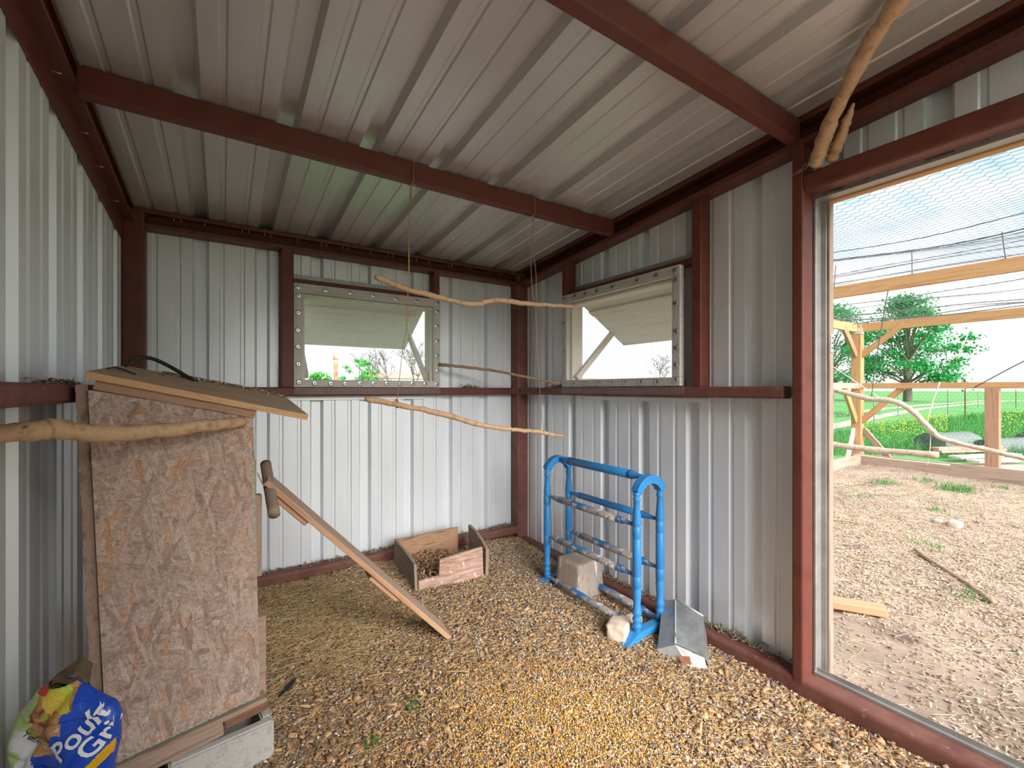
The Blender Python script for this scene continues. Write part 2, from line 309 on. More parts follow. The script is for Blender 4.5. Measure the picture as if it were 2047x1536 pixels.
def lathe(name, prof, mat, sides=14):
    """prof list of (r,z) -> mesh round z"""
    vs = []; fs = []; n = len(prof)
    for r, z in prof:
        for k in range(sides): vs.append((r*math.cos(2*math.pi*k/sides), r*math.sin(2*math.pi*k/sides), z))
    for i in range(n-1):
        for k in range(sides): fs.append((i*sides+k, i*sides+(k+1) % sides, (i+1)*sides+(k+1) % sides, (i+1)*sides+k))
    fs += [tuple(range(sides))[::-1], tuple(range((n-1)*sides, n*sides))]
    return mesh(name, vs, fs, mat, True)
def bigmesh(name, V, F, mat, nv=4):
    """numpy verts (n,3), faces (m,nv)"""
    me = bpy.data.meshes.new(name); V = np.asarray(V, np.float32); F = np.asarray(F, np.int32)
    me.vertices.add(len(V)); me.vertices.foreach_set('co', V.ravel())
    me.loops.add(F.size); me.loops.foreach_set('vertex_index', F.ravel())
    me.polygons.add(len(F)); me.polygons.foreach_set('loop_start', np.arange(0, F.size, nv, dtype=np.int32))
    me.update(calc_edges=True); me.materials.append(mat); return me
def rotm(az, tilt, roll):
    """(n,3,3) rotation matrices: columns = local axes"""
    ca, sa, ct, st, cr_, sr = np.cos(az), np.sin(az), np.cos(tilt), np.sin(tilt), np.cos(roll), np.sin(roll)
    n = len(az); R = np.zeros((n, 3, 3))
    x = np.stack([ca*ct, sa*ct, st], 1); yb = np.stack([-sa, ca, np.zeros(n)], 1); z = np.cross(x, yb)
    y = yb*cr_[:, None]+z*sr[:, None]; z2 = np.cross(x, y)
    R[:, :, 0] = x; R[:, :, 1] = y; R[:, :, 2] = z2; return R
def scatter(name, base, faces, pos, scl, az, tilt, roll, mat, nv=4):
    """many small copies of a base shape in one mesh"""
    base = np.asarray(base, float); n = len(pos); R = rotm(az, tilt, roll)
    V = np.einsum('nij,nkj->nki', R, base[None]*scl[:, None, :])+pos[:, None, :]
    F = np.asarray(faces)[None]+(np.arange(n)*len(base))[:, None, None]
    return bigmesh(name, V.reshape(-1, 3), F.reshape(-1, nv), mat, nv)
CUBE = [(-.5, -.5, -.5), (.5, -.5, -.5), (.5, .5, -.5), (-.5, .5, -.5), (-.45, -.4, .5), (.45, -.5, .5), (.5, .42, .5), (-.5, .5, .5)]
CUBEF = [(0, 3, 2, 1), (4, 5, 6, 7), (0, 1, 5, 4), (1, 2, 6, 5), (2, 3, 7, 6), (3, 0, 4, 7)]
OCT = [(1, 0, 0), (0, 1, 0), (-1, 0, 0), (0, -1, 0), (0, 0, 1), (0, 0, -1)]
OCTF = [(0, 1, 4), (1, 2, 4), (2, 3, 4), (3, 0, 4), (1, 0, 5), (2, 1, 5), (3, 2, 5), (0, 3, 5)]
PRISM = [(-.5, -.5, -.3), (-.5, .5, -.3), (-.5, 0, .5), (.5, -.5, -.3), (.5, .5, -.3), (.5, 0, .5)]
PRISMF = [(0, 3, 4, 1), (1, 4, 5, 2), (2, 5, 3, 0)]
BLADE = [(0, -.5, 0), (0, .5, 0), (.6, .35, 0), (.6, -.35, 0), (1, .05, 0), (1, -.05, 0)]
BLADEF = [(0, 1, 2, 3), (3, 2, 4, 5)]

def zf(x, y):
    x = np.asarray(x, float); y = np.asarray(y, float)
    z = .035-.05*np.clip((x+1.2)/1.2, 0, 1)-.05*np.clip(-y/1.5, 0, 1)
    z = z+.035*np.exp(-((x+.25)**2+(y+.12)**2)/.05)            # heap in the corner
    return z+.008*np.sin(x*5.1+1)*np.cos(y*4.3)+.005*np.sin(x*13+y*9)
def zr(y): return 2.19-.083*y                                     # underside of the roof sheets
YF = -3.75                                                       # the shed runs on behind the photographer
XL = -2.48                                                       # inner face of the left cladding

# ---------------------------------------------------------------- cladding and roof sheets
PROFILE = [(-.041, 0), (-.027, .037), (.027, .037), (.041, 0), (.088, 0), (.094, .005), (.108, .005), (.114, 0), (.190, 0), (.196, .005), (.210, .005), (.216, 0)]
def clad(root, umin, umax, pt, z0, z1, holes, rib0, mat, P=.32):
    prof = [(u if abs(u) < .05 else u*P/.305, d) for u, d in PROFILE]; k0 = math.floor((umin-rib0)/P); k = k0
    while rib0+k*P-.04 < umax:
        a = max(umin, rib0+k*P-.038); b = min(umax, rib0+(k+3)*P+.030)
        k += 3
        if b-a < .05: continue
        raw = [(rib0+q*P+u, d) for q in range(k-5, k+2) for u, d in prof]
        us = [r[0] for r in raw]; ds = [r[1] for r in raw]
        cuts = sorted(set([a, b]+[u for u in us if a < u < b]+[h for H in holes for h in H[:2] if a < h < b]))
        vs = []; fs = []
        off = .0015 if (k//3) % 2 else 0
        for u0, u1 in zip(cuts[:-1], cuts[1:]):
            if u1-u0 < 1e-5: continue
            um = (u0+u1)/2; spans = [(None, None)]
            segs = []; lo = z0
            hs = sorted([(h[2], h[3]) for h in holes if h[0] <= um <= h[1]])
            for h0, h1 in hs:
                if h0 > lo: segs.append((lo, h0, False))
                lo = h1
            segs.append((lo, None, True))
            for s0, s1, top in segs:
                q = []
                for u in (u0, u1):
                    d = float(np.interp(u, us, ds))+off
                    zt = z1(u) if callable(z1) else z1
                    q.append((pt(u, d, s0), pt(u, d, zt if top else s1)))
                i = len(vs); vs += [q[0][0], q[1][0], q[1][1], q[0][1]]; fs.append((i, i+1, i+2, i+3))
        me = mesh('sheet_panel', vs, fs, mat)
        bm = bmesh.new(); bm.from_mesh(me); bmesh.ops.remove_doubles(bm, verts=bm.verts, dist=1e-5)
        bmesh.ops.recalc_face_normals(bm, faces=bm.faces); bm.to_mesh(me); bm.free()
        obj('sheet_panel', me, None, root)
wb = thing('wall_back', (-1.2, .1, 0), kind='structure', label='ribbed galvanised steel back wall of the shed')
clad(wb, XL-.03, .13, lambda u, d, z: (u, .1+d, z), -.05, 2.183, [(-1.60, -.76, 1.27, 1.825)], -1.52, GALV, .312)
wr = thing('wall_right', (.1, -1.2, 0), kind='structure', label='ribbed galvanised steel right wall with the doorway')
clad(wr, YF, .13, lambda u, d, z: (.1+d, u, z), -.10, lambda u: zr(u)+.004, [(-1.49, -.61, 1.27, 1.825), (-3.15, -2.148, -.2, 2.045)], -.895, GALV, .33)
wl = thing('wall_left', (XL, -1.2, 0), kind='structure', label='ribbed galvanised steel left wall beside the nest box')
clad(wl, YF, .13, lambda u, d, z: (XL-d, u, z), -.10, lambda u: zr(u)+.004, [], -1.42, GALV)
wfr = thing('wall_front', (-1.2, YF, 0), kind='structure', label='unseen ribbed steel front wall behind the photographer with a wide opening added to let in light')
clad(wfr, XL-.03, .13, lambda u, d, z: (u, YF-d, z), -.10, 2.50, [(-1.62, .02, -.2, 2.42)], -1.5, GALV)  # unseen wall; its opening is added and sized to let light in
ce = thing('ceiling', (-1.2, -1.8, 2.3), kind='structure', label='ribbed galvanised roof sheets sloping down to the back')
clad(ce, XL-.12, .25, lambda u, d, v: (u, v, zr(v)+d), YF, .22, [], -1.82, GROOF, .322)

# ---------------------------------------------------------------- floor
nx, ny = 110, 160
xs = np.linspace(XL-.02, .13, nx); ys = np.linspace(YF-.4, .13, ny); gx, gy = np.meshgrid(xs, ys)
gz = zf(gx, gy)+RNG.normal(0, .0025, gx.shape)
gz = np.where(gx > .02, np.minimum(gz, -.07), gz)
V = np.stack([gx, gy, gz], -1).reshape(-1, 3); idx = np.arange(nx*ny).reshape(ny, nx)
F = np.stack([idx[:-1, :-1], idx[:-1, 1:], idx[1:, 1:], idx[1:, :-1]], -1).reshape(-1, 4)
fl = obj('floor', bigmesh('floor', V, F, LITTER)); tag(fl, 'tan bedding covered dirt floor of the shed', kind='structure')

# ---------------------------------------------------------------- steel frame
sc_me = lathe('screw_tip', [(.0022, 0), (.0022, .022), (.0004, .030)], BOLT, 6)
def screw(parent, p, d):
    d = Vector(d).normalized(); M = d.to_track_quat('Z', 'X').to_matrix().to_4x4(); M.translation = Vector(p); return obj('screw_tip', sc_me, M, parent)
def steel(name, prof, p0, p1, label, cat, mat=RED, up=(0, 0, 1), group=None):
    M = frame(p0, p1, up); Ln = (Vector(p1)-Vector(p0)).length; n = len(prof)
    vs = [(0, a, b) for a, b in prof]+[(Ln, a, b) for a, b in prof]
    fs = [(i, (i+1) % n, n+(i+1) % n, n+i) for i in range(n)]+[tuple(range(n))[::-1], tuple(range(n, 2*n))]
    return tag(obj(name, recal(mesh(name, vs, fs, mat)), M), label, cat, group)
bbeam = steel('eave_beam', cprofile(.10, .095, .004, .020), (.0, .05, 2.133), (-2.385, .05, 2.133), 'red steel eave channel along the top of the back wall', 'beam')
rb = steel('rake_beam', cprofile(.10, .115, .004, .022), (.05, YF, zr(YF)-.0595), (.05, -.0, zr(0)-.0595), 'red steel channel sloping along the top of the right wall', 'beam')
lb = steel('rake_beam', cprofile(.05, .085, .003, .016), (XL+.026, .0, zr(0)-.0445), (XL+.026, YF, zr(YF)-.0445), 'red steel channel sloping along the top of the left wall', 'beam')
leg = extr('hanging_flange', [(-.003, -.05), (.003, -.05), (.003, .05), (-.003, .05)], (XL+.005, 0, zr(0)-.135), (XL+.005, YF, zr(YF)-.135), RED, lb)
for i, y in enumerate((-.30, -.62, -.86, -1.18, -1.5)): screw(lb, (XL+.008, y, zr(y)-.115), (1, 0, -.05))
for i in range(15):
    x = -2.25+i*.15+random.uniform(-.03, .03)
    screw(bbeam, (x, .006, 2.168), (0, -.25, -1))
    if i % 3 != 1: screw(bbeam, (x+.03, .008, 2.170), (.1, -.1, -1))
for i, y in enumerate((-.25, -.47, -.8, -1.12, -1.55, -1.9, -2.33, -2.6)): screw(rb, (.092, y, zr(y)-.06), (-1, 0, -.05))
for nm, y0, y1, zb, lab in (('roof_purlin', -1.075, -1.03, 2.178, 'red steel roof purlin with two twines tied round it'), ('roof_purlin', -2.135, -2.085, 2.268, 'red steel roof purlin meeting the doorway post')):
    top = zr(y1)-.003; ym = (y0+y1)/2
    h = top-zb
    prof = [(-(y1-y0)/2, -h/2), ((y1-y0)/2, -h/2), ((y1-y0)/2, h/2), (-(y1-y0)/2, h/2+.0)]
    o = steel(nm, rtube(y1-y0, h, .006, 2), (XL+.055, ym, zb+h/2), (.0, ym, zb+h/2), lab, 'beam')
    sh = boxmesh(.035, .004, h*.96, RED, 0)
    obj('end_plate', boxmesh(.004, y1-y0+.03, h, RED, 0), frame((XL+.052, ym, zb+h/2), (XL+.06, ym, zb+h/2)), o)
steel('steel_post', rtube(.1, .1, .012), (.05, .05, -.08), (.05, .05, 2.186), 'red steel post in the corner between the two windows', 'post', REDD, (0, 1, 0))
steel('steel_post', rtube(.095, .1, .012), (-2.431, .05, -.05), (-2.431, .05, 2.19), 'red steel post in the corner behind the plywood nest box', 'post', RED, (0, 1, 0))
steel('steel_post', rtube(.090, .046, .010), (.045, -2.125, -.02), (.045, -2.125, 2.27), 'red steel post at the edge of the doorway', 'post', RED, (0, 1, 0))
steel('steel_stud', rtube(.085, .055, .006), (.055, -1.636, 1.236), (.055, -1.636, zr(-1.636)-.11), 'red steel stud on the doorway side of the right window', 'stud', RED, (0, 1, 0))
obj_stud = steel('steel_stud', rtube(.09, .05, .006), (.052, -.585, 1.88), (.052, -.585, zr(-.585)-.11), 'short red steel stud above the corner side of the right window', 'stud', RED, (0, 1, 0))
steel('steel_stud', rtube(.07, .09, .006), (-1.702, .05, 1.236), (-1.702, .05, 2.09), 'red steel stud on the nest box side of the back window', 'stud', RED, (0, 1, 0))
steel('steel_stud', rtube(.045, .09, .006), (-.713, .05, 1.87), (-.713, .05, 2.09), 'short red steel stud above the corner side of the back window', 'stud', RED, (0, 1, 0))
steel('wall_girt', rtube(.085, .055, .008), (-2.38, .05, 1.207), (.0, .05, 1.207), 'red steel rail at window sill height on the back wall', 'rail')
steel('wall_girt', rtube(.085, .055, .012), (.05, -2.06, 1.207), (.05, .0, 1.207), 'red steel rail at window sill height on the right wall', 'rail', REDD)
steel('wall_girt', rtube(.092, .053, .016), (XL+.050, YF, 1.209), (XL+.050, .0, 1.209), 'red steel rail on the left wall running behind the nest box', 'rail', REDD)
steel('base_rail', rtube(.095, .07, .018), (-2.382, .048, .061), (.0, .048, .061), 'red steel tube at the foot of the back wall', 'rail', REDD)
steel('base_rail', rtube(.098, .085, .020), (.05, YF, -.042), (.05, .0, -.042), 'red steel tube along the floor from the corner through the doorway', 'rail', REDD)
steel('base_rail', rtube(.08, .08, .015), (XL+.045, YF, -.01), (XL+.045, 0, .03), 'red steel tube at the foot of the left wall', 'rail', REDD)
steel('door_header', rtube(.092, .078, .016), (.048, -3.15, 2.088), (.048, -2.15, 2.088), 'red steel header tube over the doorway', 'beam', RED)
steel('window_header', rtube(.05, .035, .004), (-1.665, .065, 1.902), (-.735, .065, 1.902), 'red steel bar just above the back window frame', 'bar', RED)
steel('window_header', rtube(.05, .035, .004), (.065, -1.6, 1.902), (.065, -.6, 1.902), 'red steel bar just above the right window frame', 'bar', RED)
t = abox('trim_1', (-1.665, .085, 1.925), (-.735, .094, 1.955), GTRIM, bev=.001); tag(t, 'galvanised flashing strip over the back window', kind='structure')
t = abox('trim_2', (.085, -1.605, 1.925), (.094, -.61, 1.955), GTRIM, bev=.001); tag(t, 'galvanised flashing strip over the right window', kind='structure')
t = abox('trim_3', (-1.72, .088, 1.150), (-.78, .096, 1.175), GALV, bev=.001); tag(t, 'galvanised strip under the back window sill rail', kind='structure')
t = abox('trim_4', (.088, -1.66, 1.150), (.096, -.70, 1.175), GALV, bev=.001); tag(t, 'galvanised strip under the right window sill rail', kind='structure')

t = abox('trim_5', (XL, .116, 2.10), (.13, .128, 2.225), RED, bev=0); tag(t, 'dark closure strip between the back wall and the roof ribs', kind='structure')
# ---------------------------------------------------------------- doorway trim
d1 = thing('door_1', (.1, -2.65, -.02), kind='structure', label='open doorway to the wire covered run')
abox('jamb_trim', (.094, -2.156, -.01), (.150, -2.146, 2.05), GTRIM, d1, .001)
abox('jamb_fold', (.146, -2.175, -.01), (.150, -2.146, 2.05), GTRIM, d1, .001)
abox('sill_trim', (.086, -3.15, -.001), (.110, -2.150, .012), GTRIM, d1, .001)
abox('sill_upstand', (.103, -3.15, .0), (.106, -2.150, .028), GTRIM, d1, .0)
abox('header_trim', (.094, -3.15, 2.035), (.150, -2.150, 2.047), GTRIM, d1, .001)
abox('wood_jamb', (.152, -2.186, -.05), (.190, -2.140, 2.03), TRAYG, d1)
abox('wood_header', (.152, -3.3, 2.028), (.192, -2.140, 2.066), LUMB, d1)
hg = abox('hinge_leaf', (.158, -2.1885, 1.38), (.182, -2.1865, 1.46), BOLT, d1, .0008)
for i in range(3): abox('hinge_screw', (.167, -2.1905, 1.396+i*.022), (.173, -2.188, 1.402+i*.022), DARKW, hg, 0)

# ---------------------------------------------------------------- windows
wash_me = lathe('washer', [(.0165, 0), (.0165, .0022), (.0150, .0032), (.006, .0030)], WASH, 16)
whole_me = lathe('screw_head', [(.0046, .0028), (.0046, .0048), (.0015, .0052)], DARKW, 8)
def window(name, M, label, wash, propside):
    """local x along the wall, local y outwards, z up; local origin at the opening's lower left, frame .98 x .645"""
    w = thing(name, None, kind='structure', label=label, M=M); Wd, Ht = .98, .648
    q = lambda *p: M @ Vector(p)
    def lb_(nm, p0, p1, a, b, mat, par=w, up=(0, 0, 1), bev=.002):
        return beam(nm, q(*p0), q(*p1), a, b, mat, par, M.to_3x3() @ Vector(up), bev)
    fb = .055
    lb_('frame_board', (0, .022, Ht-fb/2), (Wd, .022, Ht-fb/2), .04, fb, WHITEW)
    lb_('frame_board', (0, .022, fb*.42), (Wd, .022, fb*.42), .04, fb*.84, WHITEW)
    lb_('frame_board', (fb*.45, .022, fb*.84), (fb*.45, .022, Ht-fb), .04, fb*.9, WHITEW, up=(1, 0, 0))
    lb_('frame_board', (Wd-fb*.45, .022, fb*.84), (Wd-fb*.45, .022, Ht-fb), .04, fb*.9, WHITEW, up=(1, 0, 0))
    # reveal boards through the thickness of the wall
    for p0, p1, a, b, up in (((.03, .09, Ht-.066), (Wd-.03, .09, Ht-.066), .10, .018, (0, 0, 1)), ((.03, .09, .036), (Wd-.03, .09, .036), .10, .018, (0, 0, 1)),
                             ((.058, .09, .045), (.058, .09, Ht-.07), .10, .018, (1, 0, 0)), ((Wd-.058, .09, .045), (Wd-.058, .09, Ht-.07), .10, .018, (1, 0, 0))):
        lb_('reveal_board', p0, p1, a, b, WHITES, up=up)
    # shutter hinged at the top, propped open outwards
    hy, hz, ly, lz = .145, Ht-.062, .56, .325
    sh = lb_('shutter', (.075, (hy+ly)/2, (hz+lz)/2), (Wd-.075, (hy+ly)/2, (hz+lz)/2), .49, .019, WHITES, up=(0, hz-lz, ly-hy))
    lb_('shutter_batten', (.085, hy+.06, hz-.055), (Wd-.085, hy+.06, hz-.055), .05, .02, WHITES, sh, up=(0, hz-lz, ly-hy))
    xp = Wd-.082 if propside > 0 else .082
    pa = lb_('prop_arm', (xp, .07, .06), (xp, .46, .44), .028, .040, WHITEW, up=(0, -1, 1))
    xo = .082 if propside > 0 else Wd-.082
    lb_('prop_arm', (xo, .09, .07), (xo, .46, .40), .028, .040, WHITEW, up=(0, -1, 1))
    ws = lathe('bolt_head', [(.007, 0), (.007, .004), (.004, .006)], BOLT, 8)
    Mb = M @ T(xp, .056, .075) @ Matrix.Rotation(math.radians(90), 4, 'X'); obj('bolt_head', ws, Mb, pa)
    # washers
    for (u, v) in wash:
        Mw = M @ T(u+random.uniform(-.004, .004), -.001, v+random.uniform(-.003, .003)) @ Matrix.Rotation(math.radians(90), 4, 'X')
        a = obj('washer', wash_me, Mw, w); obj('screw_head', whole_me, Mw, a)
    # hardware cloth
    vs = []; fs = []; th = .00042; mx0, mx1, mz0, mz1 = .005, Wd+(.035 if propside < 0 else .0), -.045, Ht-.004
    def bar(a, b):
        i = len(vs); x0, x1 = min(a[0], b[0])-th, max(a[0], b[0])+th; z0, z1 = min(a[1], b[1])-th, max(a[1], b[1])+th
        for y in (-.0012, -.0004): vs.extend([(x0, y, z0), (x1, y, z0), (x1, y, z1), (x0, y, z1)])
        fs.extend([(i, i+1, i+2, i+3), (i+4, i+7, i+6, i+5), (i, i+4, i+5, i+1), (i+1, i+5, i+6, i+2), (i+2, i+6, i+7, i+3), (i+3, i+7, i+4, i)])
    x = mx0
    while x <= mx1: bar((x, mz0), (x, mz1)); x += .0115
    z = mz0
    while z <= mz1: bar((mx0, z), (mx1, z)); z += .0115
    tag(obj('wire_mesh', mesh('wire_mesh', vs, fs, WIREL), M, w), kind='stuff', label='fine square wire mesh over the opening')
    return w
wash1 = [(.025+i*.155, .622) for i in range(7)]+[(.026, .57-i*.107) for i in range(5)]+[(.955, .56-i*.11) for i in range(5)]+[(.03+i*.092, .024) for i in range(11)]
window('window_1', T(-1.668, .0, 1.236), 'back window with propped white shutter and wire mesh', wash1, 1)
M2 = T(0, -.565, 1.240) @ Matrix.Rotation(math.radians(-90), 4, 'Z')
wash2 = [(.03, .622), (.14, .622), (.25, .622), (.36, .622), (.50, .622), (.70, .622), (.83, .622), (.955, .622)]+[(.955, .57), (.955, .44), (.955, .29), (.955, .20), (.955, .11), (.955, .03)]+[(.026, .45), (.026, .25), (.026, .09)]+[(.03+i*.115, .024) for i in range(8)]
window('window_2', M2, 'right window with propped white shutter and wire mesh', wash2, -1)

# ---------------------------------------------------------------- nest box of OSB on concrete block
NB = T(-2.12, -1.365, .175) @ Matrix.Rotation(math.radians(8), 4, 'Z')
nb = thing('nest_box', None, 'tall box of weathered OSB with a sloping lid standing on a concrete block', 'nest box', M=NB)
def nbp(name, vs, fs, mat, parent=None, M=None):
    return obj(name, recal(mesh(name, vs, fs, mat)), M or NB, parent or nb)
def slabxz(poly, y0, y1):
    n = len(poly); vs = [(x, y0, z) for x, z in poly]+[(x, y1, z) for x, z in poly]
    return vs, [tuple(range(n)), tuple(range(2*n-1, n-1, -1))]+[(i, n+i, n+(i+1) % n, (i+1) % n) for i in range(n)]
nbp('front_panel', *slabxz([(-.187, 0), (.187, .028), (.168, .957), (-.226, 1.044)], -.012, .0), OSBM)
# chipped teal sealant on the cut edges of the panel
rs_ = random.Random(4)
for k in range(26):
    z = .08+k*.033+rs_.uniform(-.01, .01); l = rs_.uniform(.006, .028); x = .187-.0204*z
    if rs_.random() < .55: nbp('edge_sealant', *slabxz([(x-.0016, z), (x+.001, z), (x+.0006, z+l), (x-.0022, z+l)], -.0126, .001), TEAL)
for k in range(22):
    x = -.18+k*.0165; l = rs_.uniform(.006, .016); z = .0749*(x+.187)
    if rs_.random() < .8: nbp('edge_sealant', *slabxz([(x, z-.001), (x+l, z-.001+.07*l), (x+l, z+.0035), (x, z+.003)], -.0126, .001), TEAL)
def rough_slab(name, x0, x1, y0, y1, z0, z1, mat, amp=.003, n=90, seed=1, lean=0.):
    """board on end with a frayed front edge"""
    r = random.Random(seed); vs = []; fs = []
    for i in range(n+1):
        z = z0+(z1-z0)*i/n; a = r.uniform(-amp, amp)*(2.2 if r.random() < .08 else 1); b = r.uniform(-amp, amp)*.5; q = lean*z
        vs += [(x0+a+q, y0+b, z), (x1+q, y0+r.uniform(-1, 1)*amp*.3, z), (x1+q, y1, z), (x0+a*.3+q, y1, z)]
    for i in range(n):
        for k in range(4): fs.append((4*i+k, 4*i+(k+1) % 4, 4*i+4+(k+1) % 4, 4*i+4+k))
    fs += [(0, 1, 2, 3), (4*n, 4*n+1, 4*n+2, 4*n+3)]
    return nbp(name, vs, fs, mat)
rough_slab('side_panel', -.213, -.188, .004, .40, .02, 1.058, OSBE, .0014, 130, lean=-.037)
rough_slab('side_panel', .168, .186, .001, .40, .02, .94, OSBW, .001, seed=3, lean=-.0204)
nbp('back_panel', *slabxz([(-.188, 0), (.168, 0), (.150, .93), (-.226, 1.03)], .388, .400), OSBW)
rough_slab('side_trim', .188, .214, .03, .06, -.02, .27, WEATH, .002, 30, 5)
rough_slab('side_trim', .186, .208, .06, .09, .40, .68, OSBE, .003, 30, 6)
rough_slab('side_trim', .184, .204, .13, .155, .54, .79, WEATH, .002, 20, 8)
rough_slab('side_trim', .182, .194, .17, .19, .60, .86, OSBE, .002, 20, 9)
nbp('floor_board', *slabxz([(-.235, -.026), (.206, .006), (.206, .020), (-.235, -.010)], -.020, .40), WEATH)
beam('skid_board', NB @ Vector((-.235, .006, -.052)), NB @ Vector((.085, .006, -.028)), .038, .048, WEATH, nb, bev=.004)
beam('skid_board', NB @ Vector((.087, .010, -.020)), NB @ Vector((.212, .010, -.010)), .038, .040, WEATHD, nb, bev=.004)
# lid: plywood over a batten
def quadslab(name, FL, FR, BR, BL, th, mat, edge, parent):
    """slab with four given top corners"""
    FL, FR, BR, BL = map(Vector, (FL, FR, BR, BL)); d = (FR-FL).normalized(); nrm = d.cross(BL-FL).normalized()
    M = Matrix((d, nrm.cross(d), nrm)).transposed().to_4x4(); M.translation = FL; Mi = M.inverted()
    q = [Mi @ p for p in (FL, FR, BR, BL)]; q = q+[p-Vector((0, 0, th)) for p in q]
    me = mesh(name, q, [(0, 1, 2, 3), (7, 6, 5, 4), (0, 4, 5, 1), (1, 5, 6, 2), (2, 6, 7, 3), (3, 7, 4, 0)], [mat, edge])
    for f in me.polygons: f.material_index = 0 if abs(f.normal.z) > .7 else 1
    return obj(name, me, M, parent), M
lFL, lFR, lBR, lBL = Vector((-2.342, -1.430, 1.269)), Vector((-1.785, -1.352, 1.131)), Vector((-1.826, -.95, 1.200)), Vector((-2.323, -1.05, 1.303))
lid, LM = quadslab('lid', lFL, lFR, lBR, lBL, .019, LID, LIDE, nb)
dz_ = Vector((0, .012, -.0205))
quadslab('lid_batten', lFL.lerp(lFR, .03)+dz_, lFL.lerp(lFR, .715)+dz_, lBL.lerp(lBR, .715)+dz_, lBL.lerp(lBR, .03)+dz_, .024, OSBE2, OSBE2, lid)
# debris lying along the back of the lid
n = 420; u = RNG.uniform(.22, .99, n); v = 1-np.abs(RNG.normal(0, .10, n)); pos = np.array([lFL.lerp(lFR, a).lerp(lBL.lerp(lBR, a), max(b, .3))+Vector((0, 0, .003)) for a, b in zip(u, v)])
me = scatter('lid_debris', OCT, OCTF, pos, RNG.uniform(.002, .007, (n, 3)), RNG.uniform(0, 6.3, n), RNG.normal(0, .5, n), RNG.normal(0, .5, n), NESTM, 3)
tag(obj('lid_debris', me), 'mossy crumbs and droppings along the back edge of the box lid', 'debris', kind='stuff')
cb = [LM @ Vector(p) for p in ((.07, .33, .006), (.085, .36, .030), (.125, .365, .045), (.18, .345, .034), (.24, .295, .014), (.265, .265, .007))]
tag(tube('black_cord', cb, .0065, BLACKR, sides=10), 'curved piece of black cord lying on the box lid', 'cord')  # black cord curving over the lid
cb = [LM @ Vector(p) for p in ((.035, .14, .004), (.05, .17, .008), (.075, .16, .007), (.10, .13, .004))]
tag(tube('black_strap', cb, [.004, .005, .004], BLACKR, sides=6, flat=.5), 'short black strap on the upper corner of the box lid', 'strap')
# concrete block
bl = thing('concrete_block', (-2.0, -1.30, .01), 'pale grey concrete block under the nest box', 'block')
BM_ = T(-2.035, -1.285, -.012) @ Matrix.Rotation(math.radians(8), 4, 'Z')
def blockpart(name, sx, sy, sz, at, mat, amp):
    bm = bmesh.new(); bmesh.ops.create_cube(bm, size=1); bmesh.ops.scale(bm, vec=(sx, sy, sz), verts=bm.verts)
    bmesh.ops.bevel(bm, geom=list(bm.edges), offset=.006, segments=2, affect='EDGES')
    return obj(name, bm_mesh(name, bm, mat), BM_ @ T(*at), bl)
blockpart('block_web', .28, .034, .125, (-.01, -.083, .066), CONC, 0)
blockpart('block_web', .28, .034, .125, (-.01, .083, .066), CONC, 0)
blockpart('block_web', .032, .132, .125, (-.134, 0, .066), CONC, 0)
blockpart('block_web', .032, .132, .125, (.114, 0, .066), CONC, 0)
# dowel tied to the side of the box
dw = thing('perch_dowel', (-1.87, -1.2, .76), 'weathered round dowel tied beside the nest box', 'dowel')
tube('dowel', [(-1.884, -.90, .905), (-1.882, -1.05, .835), (-1.878, -1.20, .762)], .021, DOWEL, dw, 14, .04, 2)
tube('tie', [(-1.925, -1.08, .90), (-1.905, -1.09, .852), (-1.88, -1.06, .853), (-1.862, -1.06, .835)], .0022, TWINE, dw, 5)

# ---------------------------------------------------------------- ramp board
rp = thing('ramp_board', (-1.11, -.98, 0), 'long weathered plank leaning from the nest box down to the floor', 'plank')
a, b = Vector((-1.893, -1.02, .868)), Vector((-1.105, -1.00, .012))
beam('plank', a, b, .14, .022, RAMPM, rp, up=(.66, -.10, .7), bev=.002, edge=RAMPE)
dr = (b-a).normalized(); nr = Vector((.66, -.10, .68)).normalized()
beam('cleat', a+dr*.03-nr*.022, a+dr*.24-nr*.022, .115, .022, WEATH, rp, up=(.66, -.10, .7), edge=RAMPE)
beam('cleat', a+dr*.62-nr*.022, a+dr*.80-nr*.022, .115, .022, WEATH, rp, up=(.66, -.10, .7), edge=RAMPE)

# ---------------------------------------------------------------- low wooden tray in the corner
tr = thing('nesting_tray', (-.83, -.30, 0), 'low open box of stained boards on the bedding in the corner', 'box')
def board4(name, pts, th, mat, nrm):
    """plank face given by 4+ corner points, thickness along nrm"""
    P = [Vector(p) for p in pts]; nn = Vector(nrm).normalized()*th; x = (P[1]-P[0]).normalized(); y = nn.normalized(); z = x.cross(y)
    M = Matrix((x, y, z)).transposed().to_4x4(); M.translation = P[0]; Mi = M.inverted()
    q = [Mi @ p for p in P]+[Mi @ (p+nn) for p in P]; k = len(P)
    return obj(name, recal(mesh(name, q, [tuple(range(k)), tuple(range(2*k-1, k-1, -1))]+[(i, (i+1) % k, k+(i+1) % k, k+i) for i in range(k)], mat)), M, tr)
board4('board', [(-1.04, -.085, -.02), (-.586, -.080, -.02), (-.584, -.080, .205), (-1.036, -.088, .198)], .016, TRAYM, (0, 1, 0))
board4('board', [(-1.060, -.515, -.03), (-1.036, -.07, -.02), (-1.030, -.07, .203), (-1.058, -.40, .190), (-1.070, -.515, .180)], .016, TRAYG, (-1, 0, 0))
board4('board', [(-1.055, -.515, -.05), (-.612, -.520, -.05), (-.618, -.512, .192), (-.72, -.508, .186), (-.915, -.505, .168), (-.920, -.505, .072), (-1.054, -.508, .070)], .016, TRAYP, (0, 1, 0))
